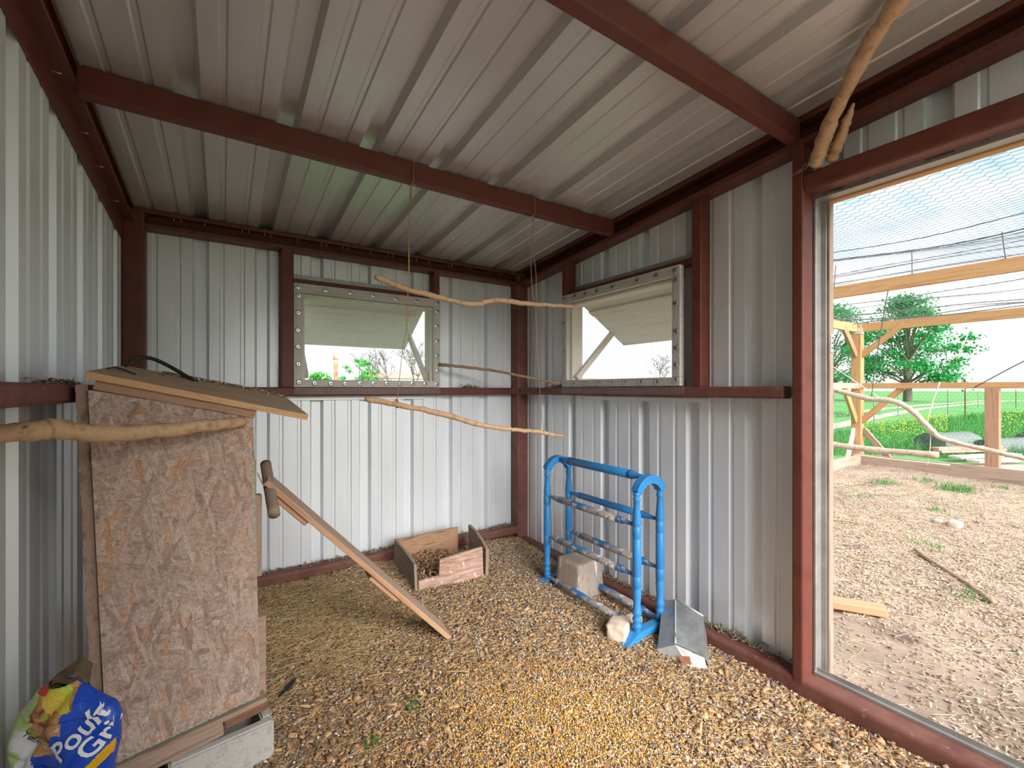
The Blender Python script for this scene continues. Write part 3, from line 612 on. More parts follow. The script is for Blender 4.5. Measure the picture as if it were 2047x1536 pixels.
board4('board', [(-.606, -.525, -.05), (-.500, -.090, -.03), (-.506, -.090, .212), (-.55, -.28, .222), (-.585, -.44, .205), (-.600, -.525, .178)], .020, TRAYG, (1, -.25, 0))
n = 700; pos = np.stack([RNG.uniform(-1.03, -.64, n), RNG.uniform(-.48, -.10, n), np.zeros(n)], 1); pos[:, 2] = zf(pos[:, 0], pos[:, 1])+.055+RNG.uniform(0, .02, n)-.05*((pos[:, 0]+.84)**2/.05)*.3
tag(obj('tray_bedding', scatter('tray_bedding', CUBE, CUBEF, pos, np.stack([RNG.uniform(.008, .025, n), RNG.uniform(.006, .015, n), RNG.uniform(.001, .004, n)], 1), RNG.uniform(0, 6.3, n), RNG.normal(0, .4, n), RNG.normal(0, .4, n), CHIPS)), 'loose wood chips heaped inside the low open box', 'bedding', kind='stuff')

# ---------------------------------------------------------------- blue quilt rack
rk = thing('quilt_rack', (-.19, -1.13, -.05), 'blue painted turned wood quilt rack standing against the right wall', 'rack')
postp = [(.016, 0), (.019, .01), (.019, .03), (.023, .036), (.023, .046), (.017, .054), (.022, .064), (.022, .076), (.016, .086), (.024, .10), (.024, .112), (.019, .122), (.018, .15), (.021, .19), (.0225, .22), (.018, .228), (.0225, .236), (.0225, .285), (.019, .29), (.0225, .295), (.0225, .475), (.019, .48), (.0225, .486), (.0225, .535), (.018, .541), (.0225, .549), (.023, .565), (.018, .62), (.0155, .665), (.019, .672), (.019, .682), (.015, .69), (.020, .70), (.020, .715)]
post_me = lathe('post', postp, BLUE, 14)
railp = [(.008, 0), (.011, .008), (.011, .022), (.008, .028), (.0105, .034), (.0105, .05), (.013, .07), (.019, .105), (.020, .115), (.0165, .119), (.020, .123), (.0165, .127), (.020, .131)]
def rail_me(Ln, mat, k=1.):
    h = [(r*k, z) for r, z in railp]; return lathe('rail', h+[(.020*k, Ln*.5)]+[(r, Ln-z) for r, z in h[::-1]], mat, 12)
Lr = .735; rl_clean = rail_me(Lr, BLUE); rl_dirty = rail_me(Lr, BLUED); rl_top = rail_me(Lr, BLUE, 1.25)
xf, xb = -.283, -.105
for ye, bz in ((-.765, -.005), (-1.505, -.012)):
    for xp in (xf, xb): obj('post', post_me, T(xp, ye, bz), rk)
    # arch
    R1, R2, wd = .125, .082, .042; cx, cz = (xf+xb)/2, bz+.668; ns = 14; vs = []; fs = []
    a0 = math.acos((.108)/R1)
    for i in range(ns+1):
        a = math.radians(25)+(math.pi-2*math.radians(25))*i/ns
        for r in (R2, R1):
            for dy in (-wd/2, wd/2): vs.append((r*math.cos(a)*.97, dy, r*math.sin(a)))
    for i in range(ns):
        q = 4*i
        fs += [(q, q+4, q+5, q+1), (q+2, q+3, q+7, q+6), (q, q+2, q+6, q+4), (q+1, q+5, q+7, q+3)]
    fs += [(0, 1, 3, 2), (4*ns, 4*ns+2, 4*ns+3, 4*ns+1)]
    me = recal(mesh('arch', vs, fs, BLUE)); obj('arch', me, T(cx, ye, cz), rk)
    # foot: scooped runner
    prof = [(-.20, -.065), (-.165, -.068), (-.125, -.035), (-.05, -.018), (.05, -.018), (.10, -.035), (.13, -.062), (.16, -.062), (.165, -.040), (.135, .0), (.06, .018), (-.06, .018), (-.115, .010), (-.19, -.035)]
    n = len(prof); vs = [(x, -.024, z) for x, z in prof]+[(x, .024, z) for x, z in prof]
    bmv = recal(mesh('foot', vs, [tuple(range(n)), tuple(range(2*n-1, n-1, -1))]+[(i, (i+1) % n, n+(i+1) % n, n+i) for i in range(n)], BLUE))
    obj('foot', bmv, T(cx, ye, bz+.0), rk)
def rrail(me, x, z0, z1):
    p0 = Vector((x, -1.5, z0)); p1 = Vector((x, -.77, z1)); M = (p1-p0).to_track_quat('Z', 'X').to_matrix().to_4x4(); M.translation = p0; return obj('rail', me, M, rk)
rrail(rl_top, (xf+xb)/2, .762, .768)
for z, mf, mb_ in ((.533, rl_dirty, rl_clean), (.278, rl_dirty, rl_dirty), (.012, rl_dirty, rl_dirty)):
    rrail(mf, xf, z, z+.004); rrail(mb_, xb, z, z+.004)

# ---------------------------------------------------------------- stones
def rock(name, loc, dims, mat, label, cat, seed, cuts=3, amp=.18, rot=0, taper=0):
    r = random.Random(seed); bm = bmesh.new(); bmesh.ops.create_cube(bm, size=1)
    bmesh.ops.subdivide_edges(bm, edges=bm.edges, cuts=cuts, use_grid_fill=True)
    for v in bm.verts:
        c = v.co; n = max(abs(c.x), abs(c.y), abs(c.z)); sph = c.normalized()*.5
        v.co = c.lerp(sph, .07 if taper else .28)+Vector((r.uniform(-1, 1), r.uniform(-1, 1), r.uniform(-1, 1)))*amp*.15
        k = 1-taper*(v.co.z+.5); v.co.x *= k; v.co.y *= k
        v.co = Vector((v.co.x*dims[0], v.co.y*dims[1], v.co.z*dims[2]))
    bmesh.ops.smooth_vert(bm, verts=bm.verts, factor=.35, use_axis_x=True, use_axis_y=True, use_axis_z=True)
    me = bm_mesh(name, bm, mat, True); M = T(*loc) @ Matrix.Rotation(rot, 4, 'Z')
    return tag(obj(name, me, M), label, cat)
rock('concrete_chunk', (-.178, -.955, .066), (.215, .225, .225), CONCD, 'tapered concrete chunk streaked with droppings between the rack rails', 'concrete', 3, 8, .05, .02, .10)
rock('stone', (-.325, -1.425, -.015), (.15, .11, .095), STONE, 'pale limestone lying at the near foot of the blue rack', 'stone', 5, 6, .22, .5)
rock('stone', (-.195, -1.40, -.03), (.09, .08, .07), STONE, 'small tan stone under the blue rack behind the larger stone', 'stone', 9, 6, .22, .2)

# ---------------------------------------------------------------- old tin trough leaning on the base rail
tn = thing('tin_trough', (-.14, -1.7, -.05), 'bent old galvanised tin trough with rust spots leaning on the base rail', 'trough')
A = [Vector(p) for p in ((-.055, -1.485, .085), (-.045, -1.555, .118), (-.020, -1.70, .082), (-.020, -1.712, .02))]     # upper end
B = [Vector(p) for p in ((-.275, -1.625, -.035), (-.24, -1.700, .012), (-.185, -1.815, -.010), (-.170, -1.83, -.055))]  # lower end
vs = []; fs = []; nseg = 6
for i in range(nseg+1):
    t_ = i/nseg
    for a_, b_ in zip(A, B): vs.append(a_.lerp(b_, t_)+Vector((random.uniform(-.002, .002), 0, random.uniform(-.002, .002))))
for i in range(nseg):
    for k in range(3): fs.append((4*i+k, 4*i+k+1, 4*i+5+k, 4*i+4+k))
me = mesh('shell', vs, fs, TIN); o = obj('shell', me, None, tn); md = o.modifiers.new('thickness', 'SOLIDIFY'); md.thickness = .002
tube('seam', [A[1]+Vector((0, 0, .003)), A[1].lerp(B[1], .5)+Vector((0, 0, .003)), B[1]+Vector((0, 0, .004))], .004, TINL, tn, 6, flat=.5)
e0, e1, e2 = B[0], B[1], B[2]
vs = [B[0], B[1], B[2], B[2]+Vector((-.012, -.03, -.065)), B[1]+Vector((-.005, -.075, -.062)), B[0]+Vector((-.008, -.022, -.030)), (B[1]+B[2])/2+Vector((-.02, -.03, -.05))]
fs = [(0, 1, 4, 5), (1, 2, 6, 4), (2, 3, 6)]
o = obj('torn_end', mesh('torn_end', vs, fs, TINL), None, tn); md = o.modifiers.new('thickness', 'SOLIDIFY'); md.thickness = .0015
c_ = B[1].lerp(B[2], .2)+Vector((-.016, -.030, -.030))
o = obj('rust_patch', mesh('rust_patch', [c_+Vector(p) for p in ((-.02, .018, .006), (.022, -.012, .004), (.012, -.030, -.020), (-.026, -.004, -.016))], [(0, 1, 2, 3)], RUST), None, tn); md = o.modifiers.new('thickness', 'SOLIDIFY'); md.thickness = .0012
tube('rolled_edge', [A[1]+Vector((0, 0, .002)), A[2]+Vector((0, 0, .003))], .005, TINL, tn, 6, m=1)

# ---------------------------------------------------------------- branches and twine
def branch(name, pts, rads, mat, label, seed, parent=None, wob=.12, sides=10):
    rnd = random.Random(seed); L0 = smoothline(pts, 5); L0 = [p+Vector((rnd.uniform(-1, 1), rnd.uniform(-1, 1), rnd.uniform(-1, 1)))*.0025 for p in L0]
    k = len(rads); q = len(L0); rr = [float(np.interp(i*(k-1)/(q-1), range(k), rads))*(1+rnd.uniform(-.10, .12)) for i in range(q)]
    o = L0[0]; vs, fs = tubepts([p-o for p in L0], rr, sides, wob, seed)
    ob_ = obj(name, mesh(name, vs, fs, mat, True), T(*o), parent)
    if label: tag(ob_, label, 'branch')
    return ob_
Y = -1.06
branch('perch_branch', [(-1.47, Y, 1.721), (-1.356, Y, 1.69), (-1.21, Y, 1.669), (-1.06, Y, 1.652), (-.95, Y+.01, 1.655), (-.86, Y, 1.682), (-.72, Y, 1.686), (-.593, Y, 1.690), (-.45, Y, 1.698), (-.315, Y, 1.706)],
       [.014, .013, .012, .012, .0125, .013, .012, .011, .010, .009], BARK, 'upper crooked branch hanging on two twines from the purlin', 11)
branch('perch_branch', [(-1.514, Y, 1.180), (-1.375, Y, 1.152), (-1.21, Y, 1.118), (-1.09, Y, 1.085), (-.968, Y, 1.048), (-.82, Y, 1.018), (-.693, Y, 1.000), (-.56, Y, .985), (-.489, Y, .968), (-.39, Y, .950)],
       [.012, .013, .0125, .013, .012, .012, .011, .0115, .010, .006], BARK, 'lower straight branch hanging on twine below the window sill', 12)
branch('corner_branch', [(-.700, -.008, 1.404), (-.60, -.08, 1.392), (-.46, -.18, 1.372), (-.33, -.28, 1.348), (-.17, -.41, 1.305), (-.005, -.545, 1.262)], [.013, .011, .011, .010, .010, .009], BARKD, 'thin dark branch bridging the corner between the two windows', 13)
branch('perch_branch', [(XL+.006, -1.625, 1.124), (-2.40, -1.605, 1.124), (-2.369, -1.580, 1.128), (-2.296, -1.537, 1.110), (-2.184, -1.475, 1.105), (-2.075, -1.435, 1.112), (-1.978, -1.362, 1.116)],
       [.022, .023, .024, .021, .020, .018, .016], BARK, 'stout branch running from the left wall to the nest box front', 14, wob=.16)
# twine that carries the two hanging branches
def twine(name, pts, label, r=.0018, mat=TWINE, group=None, m=4):
    return tag(tube(name, pts, r, mat, None, 5, m=m), label, 'twine', group)
tw = thing('hanging_twine', (-1.31, Y, 2.17), 'brown twine on the nest box side carrying the hanging branches', 'twine')
tube('loop', [(-1.302, -1.078, 2.282), (-1.300, -1.079, 2.23), (-1.304, -1.078, 2.176), (-1.308, -1.055, 2.170), (-1.306, -1.026, 2.178)], .0019, TWINE, tw, 5)
tube('strand', [(-1.306, -1.076, 2.172), (-1.315, Y, 2.0), (-1.318, Y-.004, 1.80), (-1.322, Y-.016, 1.69)], .0022, TWINE, tw, 5, .4)
tube('strand', [(-1.311, -1.072, 2.172), (-1.312, Y+.006, 2.0), (-1.312, Y+.004, 1.80), (-1.310, Y+.014, 1.69)], .0018, TWINE, tw, 5, .4)
tube('strand', [(-1.330, Y-.016, 1.675), (-1.32, Y, 1.55), (-1.345, Y, 1.40), (-1.375, Y-.012, 1.172)], .0016, TWINE, tw, 5, .4)
tube('strand', [(-1.31, Y+.014, 1.675), (-1.33, Y+.004, 1.55), (-1.31, Y+.004, 1.45)], .0016, TWINE, tw, 5, .4)
tube('strand', [(-1.372, Y-.015, 1.172), (-1.366, Y, 1.137), (-1.380, Y+.014, 1.15), (-1.376, Y, 1.175), (-1.370, Y-.015, 1.16)], .0022, TWINE, tw, 5, .4)
tube('knot_tail', [(-1.308, -1.08, 2.165), (-1.295, -1.085, 2.162), (-1.285, -1.082, 2.145)], .0022, TWINE, tw, 5)
tw = thing('hanging_twine', (-.61, Y, 2.17), 'brown twine on the corner side carrying the hanging branches', 'twine')
tube('loop', [(-.613, -1.078, 2.282), (-.612, -1.079, 2.23), (-.612, -1.078, 2.176), (-.625, -1.055, 2.170), (-.62, -1.026, 2.178)], .0019, TWINE, tw, 5)
tube('strand', [(-.617, -1.076, 2.172), (-.622, Y, 2.0), (-.620, Y, 1.85), (-.616, Y-.012, 1.70)], .0018, TWINE, tw, 5, .4)
tube('strand', [(-.610, -1.070, 2.172), (-.602, Y+.006, 2.0), (-.588, Y, 1.85), (-.575, Y+.012, 1.70)], .0018, TWINE, tw, 5, .4)
tube('strand', [(-.600, Y-.012, 1.675), (-.583, Y, 1.50), (-.565, Y, 1.25), (-.545, Y-.012, .985)], .0016, TWINE, tw, 5, .4)
tube('knot_tail', [(-.617, -1.08, 2.165), (-.635, -1.085, 2.158), (-.65, -1.082, 2.15)], .0022, TWINE, tw, 5)
# forked branch at the door corner
fb = thing('forked_branch', (-.02, -2.2, 2.13), 'split branch tied to the post above the doorway and rising to the roof', 'branch')
branch('main_limb', [(-.012, -2.196, 2.135), (-.055, -2.235, 2.18), (-.12, -2.30, 2.238), (-.19, -2.375, 2.285), (-.27, -2.45, 2.325), (-.34, -2.52, 2.345), (-.40, -2.59, 2.358)], [.025, .026, .026, .024, .026, .025, .027], BARK, None, 21, fb)
branch('side_limb', [(.022, -2.240, 2.150), (-.005, -2.268, 2.172), (-.04, -2.305, 2.203), (-.075, -2.335, 2.24), (-.10, -2.36, 2.268)], [.020, .021, .019, .014, .004], BARK, None, 22, fb)
tube('twine', [(-.004, -2.098, 2.13), (-.006, -2.15, 2.135), (-.024, -2.18, 2.142), (-.045, -2.215, 2.145), (-.025, -2.245, 2.150), (.012, -2.235, 2.150)], .0018, TWINE, fb, 5)
tube('twine', [(-.005, -2.145, 2.140), (-.02, -2.165, 2.150), (.01, -2.19, 2.155)], .0018, TWINE, fb, 5)
for k in range(16):
    a = random.uniform(0, 6.28); q = Vector((-.006, -2.135, 2.135))
    tube('twine_fray', [q, q+Vector((-.006-random.random()*.004, math.cos(a)*.012, math.sin(a)*.010))], .0007, TWINE, fb, 4, m=1)

# ---------------------------------------------------------------- feather and loose bits on the floor
fe = thing('feather', (-1.818, -1.051, 0), 'black feather on the bedding beside the nest box', 'feather')
z = float(zf(-1.82, -1.05))+.018
tube('quill', [(-1.862, -1.085, z-.006), (-1.82, -1.05, z+.004), (-1.785, -1.015, z+.006)], [.0016, .0012, .0006], FEATH, fe, 5)
vs = []; fs = []
for i in range(13):
    t_ = i/12; c = Vector((-1.852, -1.078, z-.003)).lerp(Vector((-1.780, -1.010, z+.007)), t_); w = .011*math.sin(math.pi*(t_*.85+.12)); nv = Vector((.68, -.73, 0))
    vs += [c+nv*w, c-nv*w*.8+Vector((0, 0, .003))]
for i in range(12): fs.append((2*i, 2*i+1, 2*i+3, 2*i+2))
o = obj('vane', mesh('vane', vs, fs, FEATH), None, fe); md = o.modifiers.new('thickness', 'SOLIDIFY'); md.thickness = .0006
def debris_clump(loc, n, spread, label):
    pos = RNG.normal(0, 1, (n, 3))*np.array(spread)+np.array(loc); pos[:, 2] = loc[2]+np.abs(pos[:, 2]-loc[2])
    me = scatter('nest_clump', OCT, OCTF, pos, RNG.uniform(.002, .008, (n, 3)), RNG.uniform(0, 6.3, n), RNG.normal(0, .5, n), RNG.normal(0, .5, n), NESTM, 3)
    s_ = scatter('x', PRISM, PRISMF, pos[:n//2], np.stack([RNG.uniform(.015, .045, n//2), np.full(n//2, .0015), np.full(n//2, .0015)], 1), RNG.uniform(0, 6.3, n//2), RNG.normal(0, .5, n//2), np.zeros(n//2), NESTM)
    bm = bmesh.new(); bm.from_mesh(me); bm.from_mesh(s_); bm.to_mesh(me); bm.free(); bpy.data.meshes.remove(s_)
    return tag(obj('nest_clump', me), label, 'debris', kind='stuff')
debris_clump((-.42, .045, 1.238), 70, (.05, .012, .008), 'clump of nest debris on the back wall rail near the corner')
debris_clump((.045, -.48, 1.238), 70, (.012, .05, .008), 'clump of nest debris on the right wall rail near the corner')
debris_clump((XL+.05, -1.28, 1.237), 60, (.016, .08, .006), 'dusty debris on the left wall rail behind the nest box')
debris_clump((.07, -1.82, .004), 160, (.014, .09, .012), 'dry bedding caught on the base rail beside the doorway post')
debris_clump((.06, -1.1, .004), 260, (.016, .30, .008), 'bedding crumbs on the base rail behind the blue rack')
debris_clump((-1.2, .055, .099), 420, (.55, .018, .005), 'bedding crumbs along the top of the back base rail')
debris_clump((-.12, .05, .099), 90, (.06, .02, .008), 'bedding crumbs on the base rail at the corner post')

# ---------------------------------------------------------------- feed bag
bag = thing('feed_bag', (-2.32, -1.56, 0), 'crumpled blue and lime poultry grit bag slumped in front of the nest box', 'bag')
BG = T(-2.352, -1.553, .0) @ Matrix.Rotation(math.radians(-33), 4, 'Z')
ZL = [0, .15, .30, .36, .40, .44, .48, .50, .518]; LL = [-.085, -.10, -.118, -.122, -.122, -.108, -.074, -.060, -.030]
ZR = [0, .15, .30, .36, .43, .46, .485, .50, .518]; RR = [.095, .10, .102, .118, .123, .110, .070, .048, .022]
ZT = [0, .2, .36, .44, .49, .518]; TT = [.06, .062, .058, .048, .030, .020]
def bagp(p, q, back=False):
    """point of the sack's front (or back) skin; p across in metres, q up"""
    Lq, Rq, Tq = np.interp(q, ZL, LL), np.interp(q, ZR, RR), np.interp(q, ZT, TT)
    s_ = min(1, max(0, (p-Lq)/(Rq-Lq))); k = (max(0, 1-abs(2*s_-1)**2.6))**.5
    y = -Tq*k*(1+.10*math.sin(p*46+q*31)+.08*math.sin(p*85-q*60+1)) if not back else Tq*k
    if not back:                                     # creases running up to the gathered mouth
        y += .010*math.exp(-((p+.028-.55*(q-.40))/.010)**2)*k+.007*math.exp(-((p-.035-.75*(q-.36))/.012)**2)*k+.008*math.exp(-((q-.335+.35*p)/.010)**2)*k*(p < .02)
    return Vector((p, y-.010*(q > .45)*k, q))
rb_ = random.Random(5); NU, NV = 220, 190; vs = []; fs = []; mi = []
for j in range(NV+1):
    q = .516*(j/NV)**.8; Lq, Rq = np.interp(q, ZL, LL), np.interp(q, ZR, RR)
    for i in range(NU):
        h = i/NU*2; bk_ = h > 1; t_ = h if not bk_ else 2-h; s_ = .5-.5*math.cos(math.pi*t_)
        vs.append(bagp(Lq+(Rq-Lq)*s_, q, bk_)+Vector((rb_.uniform(-1, 1), rb_.uniform(-1, 1), rb_.uniform(-1, 1)))*.0007)
def region(p, q):
    e = .004*math.sin(p*120)+.004*math.sin(q*150+p*60)
    if p < -.004+e-.5*(q-.34) and q < .35-.30*(p+.12)+e: return 2                 # crumpled white foot
    if p < -.055+e+.25*(q-.40): return 2 if -.085 < p and .385+e < q < .425 else 1
    if p < -.028+e and q < .445: return 2 if q < .405 else 3
    if q > .452+.55*max(0, p-.0)+e*1.5 and p < .060-.4*(q-.45): return 4 if math.sin(p*70+q*40) > -.2 else 3
    if q > .405+.30*max(0, p+.02)+e and p < .035: return 3
    if p > -.030 and p < .012+e and q > .375: return 3
    w = (p-.078)*.74+(q-.330)*-.67                    # slanting orange band near the right edge
    if -.002 < w < .016 and p > .045 and q < .40: return 6
    return 0
for j in range(NV):
    for i in range(NU):
        i2 = (i+1) % NU; f = (j*NU+i, j*NU+i2, (j+1)*NU+i2, (j+1)*NU+i); fs.append(f)
        c = (vs[f[0]]+vs[f[1]]+vs[f[2]]+vs[f[3]])/4; m_ = region(c.x, c.z) if i < NU//2 else (1 if c.x < -.03 else 0)
        if c.z > .503 and c.x < -.01: m_ = 5
        mi.append(m_)
me = mesh('sack', vs, fs, [BAGB, BAGG, BAGW, BAGP, BAGY, BAGR, BAGO], True); me.polygons.foreach_set('material_index', mi)
obj('sack', me, BG, bag)
vs = [Vector((-.004, 0, .512))]+[Vector((-.004+.030*math.cos(a), .018*math.sin(a), .516+.006*math.sin(3*a))) for a in np.linspace(0, 6.283, 17)[:-1]]
obj('grit', mesh('grit', vs, [(0, 1+i, 1+(i+1) % 16) for i in range(16)], BAGIN), BG, bag)
fl_ = [(-.062, .004, .498), (.0, .012, .520), (.045, .010, .505), (.03, .035, .535), (-.005, .045, .548), (-.05, .03, .515)]
obj('torn_flap', mesh('torn_flap', [Vector(p) for p in fl_], [(0, 1, 5), (1, 4, 5), (1, 3, 4), (1, 2, 3)], BAGIN), BG, bag)
def bagtext(txt, p0, q0, size, ang, mat, name, bold=.0, shear=0.):
    cu = bpy.data.curves.new(name, 'FONT'); cu.body = txt; cu.size = 1; cu.resolution_u = 3; cu.offset = bold; cu.shear = shear
    to = bpy.data.objects.new(name, cu); COL.objects.link(to); bpy.context.view_layer.update()
    ev = to.evaluated_get(bpy.context.evaluated_depsgraph_get()); me = bpy.data.meshes.new_from_object(ev); bpy.data.objects.remove(to)
    bm = bmesh.new(); bm.from_mesh(me); bmesh.ops.triangulate(bm, faces=bm.faces)
    for _ in range(3): bmesh.ops.subdivide_edges(bm, edges=[e for e in bm.edges if e.calc_length() > .10], cuts=1)
    ca, sa = math.cos(ang), math.sin(ang)
    for w in bm.verts:
        x, y = w.co.x*size, w.co.y*size; p, q = p0+x*ca-y*sa, q0+x*sa+y*ca
        Rq = float(np.interp(q, ZR, RR)); over = max(0, p-(Rq-.004))
        w.co = bagp(min(p, Rq-.004), q)+Vector((.0025, -.0022+over*1.0, 0))
    return obj(name, bm_mesh(name, bm, mat), BG, bag)
bagtext('Poult', .038, .362, .058, .83, PRINTW, 'lettering', .018, .15)
bagtext('Grit', .088, .355, .054, .83, PRINTW, 'lettering', .018, .15)
bagtext('Yolk', -.062, .420, .022, -.75, PRINTK, 'lettering', .0, .2)
bagtext('FOR', .060, .303, .014, .83, PRINTW, 'lettering', .02)

# ---------------------------------------------------------------- bedding on the floor: chips, straw, corn, droppings
def floorpts(n, x0, x1, y0, y1, dens=None):
    out = []
    while sum(len(o) for o in out) < n:
        p = np.stack([RNG.uniform(x0, x1, n), RNG.uniform(y0, y1, n)], 1)
        if dens is not None: p = p[RNG.random(len(p)) < dens(p[:, 0], p[:, 1])]
        out.append(p)
    return np.concatenate(out)[:n]
def corn_d(x, y): return np.exp(-(((x+1.02)/.46)**2+((y+1.80)/.40)**2)**1.3)
def straw_d(x, y): return np.exp(-(((x+1.62)/.42)**2+((y+.55)/.50)**2))
def put(name, p, lift, base, faces, scl, tilt, mat, label, cat, nv=4, zfun=zf):
    n = len(p); z = zfun(p[:, 0], p[:, 1])+lift
    me = scatter(name, base, faces, np.stack([p[:, 0], p[:, 1], z], 1), scl, RNG.uniform(0, 6.283, n), RNG.normal(0, tilt, n), RNG.normal(0, tilt, n), mat, nv)
    return tag(obj(name, me), label, cat, kind='stuff')
n = 62000; p = floorpts(n, XL+.02, -.005, -2.75, -.005, lambda x, y: np.clip(1-.75*corn_d(x, y)-.45*straw_d(x, y), .1, 1))
s_ = RNG.lognormal(0, .6, n)[:, None]; put('wood_chips', p, RNG.uniform(.001, .012, n), CUBE, CUBEF, np.stack([RNG.uniform(.006, .015, n), RNG.uniform(.003, .008, n), RNG.uniform(.0006, .002, n)], 1)*np.clip(s_, .45, 3.0), .27, CHIPS, 'tan wood chip bedding spread over the shed floor', 'wood chips')
n = 14000; p = floorpts(n, XL+.10, -.05, -2.7, -.005, lambda x, y: np.clip(.18+.9*straw_d(x, y)-.15*corn_d(x, y), .02, 1))
put('straw', p, RNG.uniform(.004, .016, n), PRISM, PRISMF, np.stack([RNG.uniform(.03, .11, n), RNG.uniform(.001, .0022, n), RNG.uniform(.001, .002, n)], 1), .12, STRAW, 'dry straw strewn over the bedding', 'straw')
n = 21000; p = floorpts(n, -2.0, -.25, -2.6, -1.0, lambda x, y: corn_d(x, y))
put('cracked_corn', p, RNG.uniform(.004, .013, n), OCT, OCTF, RNG.uniform(.0018, .0042, (n, 3)), .6, CORN, 'golden cracked corn scattered over the middle of the floor', 'corn', 3)
n = 9500; p = floorpts(n, XL+.02, -.005, -2.7, -.005, lambda x, y: np.clip(.22+.5*np.exp(-((x+.45)/.5)**2-((y+.75)/.7)**2)+.9*np.exp(-((x+.3)/.25)**2-((y+.3)/.3)**2), 0, 1))
put('droppings', p, RNG.uniform(.007, .014, n), OCT, OCTF, RNG.lognormal(-5.35, .4, (n, 3))*np.array([1, 1, .6]), .4, DROP, 'grey and white droppings dotted through the bedding', 'droppings', 3)
for k, (x, y, a, ln, lab) in enumerate(((-1.486, -1.168, .35, .10, 'thick yellow straw stem near the nest box corner'), (-1.20, -1.32, .05, .11, 'thin yellow straw stem at the edge of the corn'), (-.60, -1.12, .3, .08, 'yellow straw stem in front of the blue rack'))):
    z = float(zf(x, y))+.018; d = Vector((math.cos(a-.58), math.sin(a-.58), 0))*ln/2; c = Vector((x, y, z))
    tag(tube('straw_stem', [c-d, c+Vector((0, 0, .004)), c+d], .003, STRAW, None, 6, m=3), lab, 'straw')

# ================================================================ outside
GZ = -.06
def pol(a, d, z=0): return Vector((-2.0358+(a*.8382+.5453)*d, -3.0419+(-a*.5453+.8382)*d, z))
def zo(x, y): return GZ+.012*np.sin(np.asarray(x)*2.1+np.asarray(y)*1.3)+.008*np.sin(np.asarray(x)*5.3-np.asarray(y)*4.1)+.03*np.exp(-((np.asarray(x)-6.6)**2+(np.asarray(y)+.2)**2)/.3)
nx, ny = 90, 80; gx, gy = np.meshgrid(np.linspace(.1, 7.05, nx), np.linspace(-6.5, .12, ny)); gz = zo(gx, gy)+RNG.normal(0, .004, gx.shape)
V = np.stack([gx, gy, gz], -1).reshape(-1, 3); idx = np.arange(nx*ny).reshape(ny, nx)
tag(obj('run_ground', bigmesh('run_ground', V, np.stack([idx[:-1, :-1], idx[:-1, 1:], idx[1:, 1:], idx[1:, :-1]], -1).reshape(-1, 4), DIRT)), 'bare trodden dirt of the chicken run', kind='structure')
tag(obj('field_ground', mesh('field_ground', [(-400, -400, -.13), (500, -400, -.13), (500, 500, -.13), (-400, 500, -.13)], [(0, 1, 2, 3)], GRND)), 'green pasture around the shed', kind='structure')
for k, (o_, w) in enumerate(((0, .75), (1.7, .75))):
    c = [Vector(q) for q in ((-30, 8.5, 0), (6, 3.6, 0), (14.7, 3.9, 0), (26, 5.6, 0), (43, 7.6, 0), (75, 9, 0))]; c = smoothline(c, 6); vs = []
    for q in c: vs += [(q.x-.15*w, q.y+o_-w/2, -.118), (q.x+.15*w, q.y+o_+w/2, -.118)]
    tag(obj('dirt_track', mesh('dirt_track', vs, [(2*i, 2*i+2, 2*i+3, 2*i+1) for i in range(len(c)-1)], ROAD)), ('near' if k == 0 else 'far')+' pale wheel track across the pasture', kind='structure')
tag(obj('bounce_ground', mesh('bounce_ground', [(-9, -12, -.12), (9, -12, -.12), (9, -4.3, -.12), (.1, -4.3, -.115), (.1, -3.9, -.115), (-2.6, -3.9, -.115), (-2.6, .2, -.12), (.1, .2, -.12), (.1, 1.3, -.12), (-9, 1.3, -.12)], [(0, 1, 2, 3, 4, 5, 6, 7, 8, 9)], DIRT)), 'unseen bare dirt around the shed added to cut green bounce light', kind='structure')  # unseen dirt, added so that less green light bounces into the shed
n = 42000; p = floorpts(n, .12, 7.0, -3.4, .1, lambda x, y: np.clip(.25+.75*np.exp(-((x-1.6)/2.2)**2)-.75*np.exp(-((x-.75)/.45)**2-((y+2.15)/.35)**2), .05, 1))
put('run_chips', p, RNG.uniform(0, .010, n), CUBE, CUBEF, np.stack([RNG.uniform(.008, .024, n), RNG.uniform(.004, .011, n), RNG.uniform(.001, .003, n)], 1), .3, CHIPO, 'pale wood chips over the dirt of the run', 'wood chips', 4, zo)
n = 7000; p = floorpts(n, .22, 6.0, -3.2, .02)
put('run_straw', p, RNG.uniform(.002, .014, n), PRISM, PRISMF, np.stack([RNG.uniform(.03, .12, n), RNG.uniform(.0012, .0025, n), RNG.uniform(.001, .002, n)], 1), .12, STRAWO, 'pale straw strewn over the dirt of the run', 'straw', 4, zo)
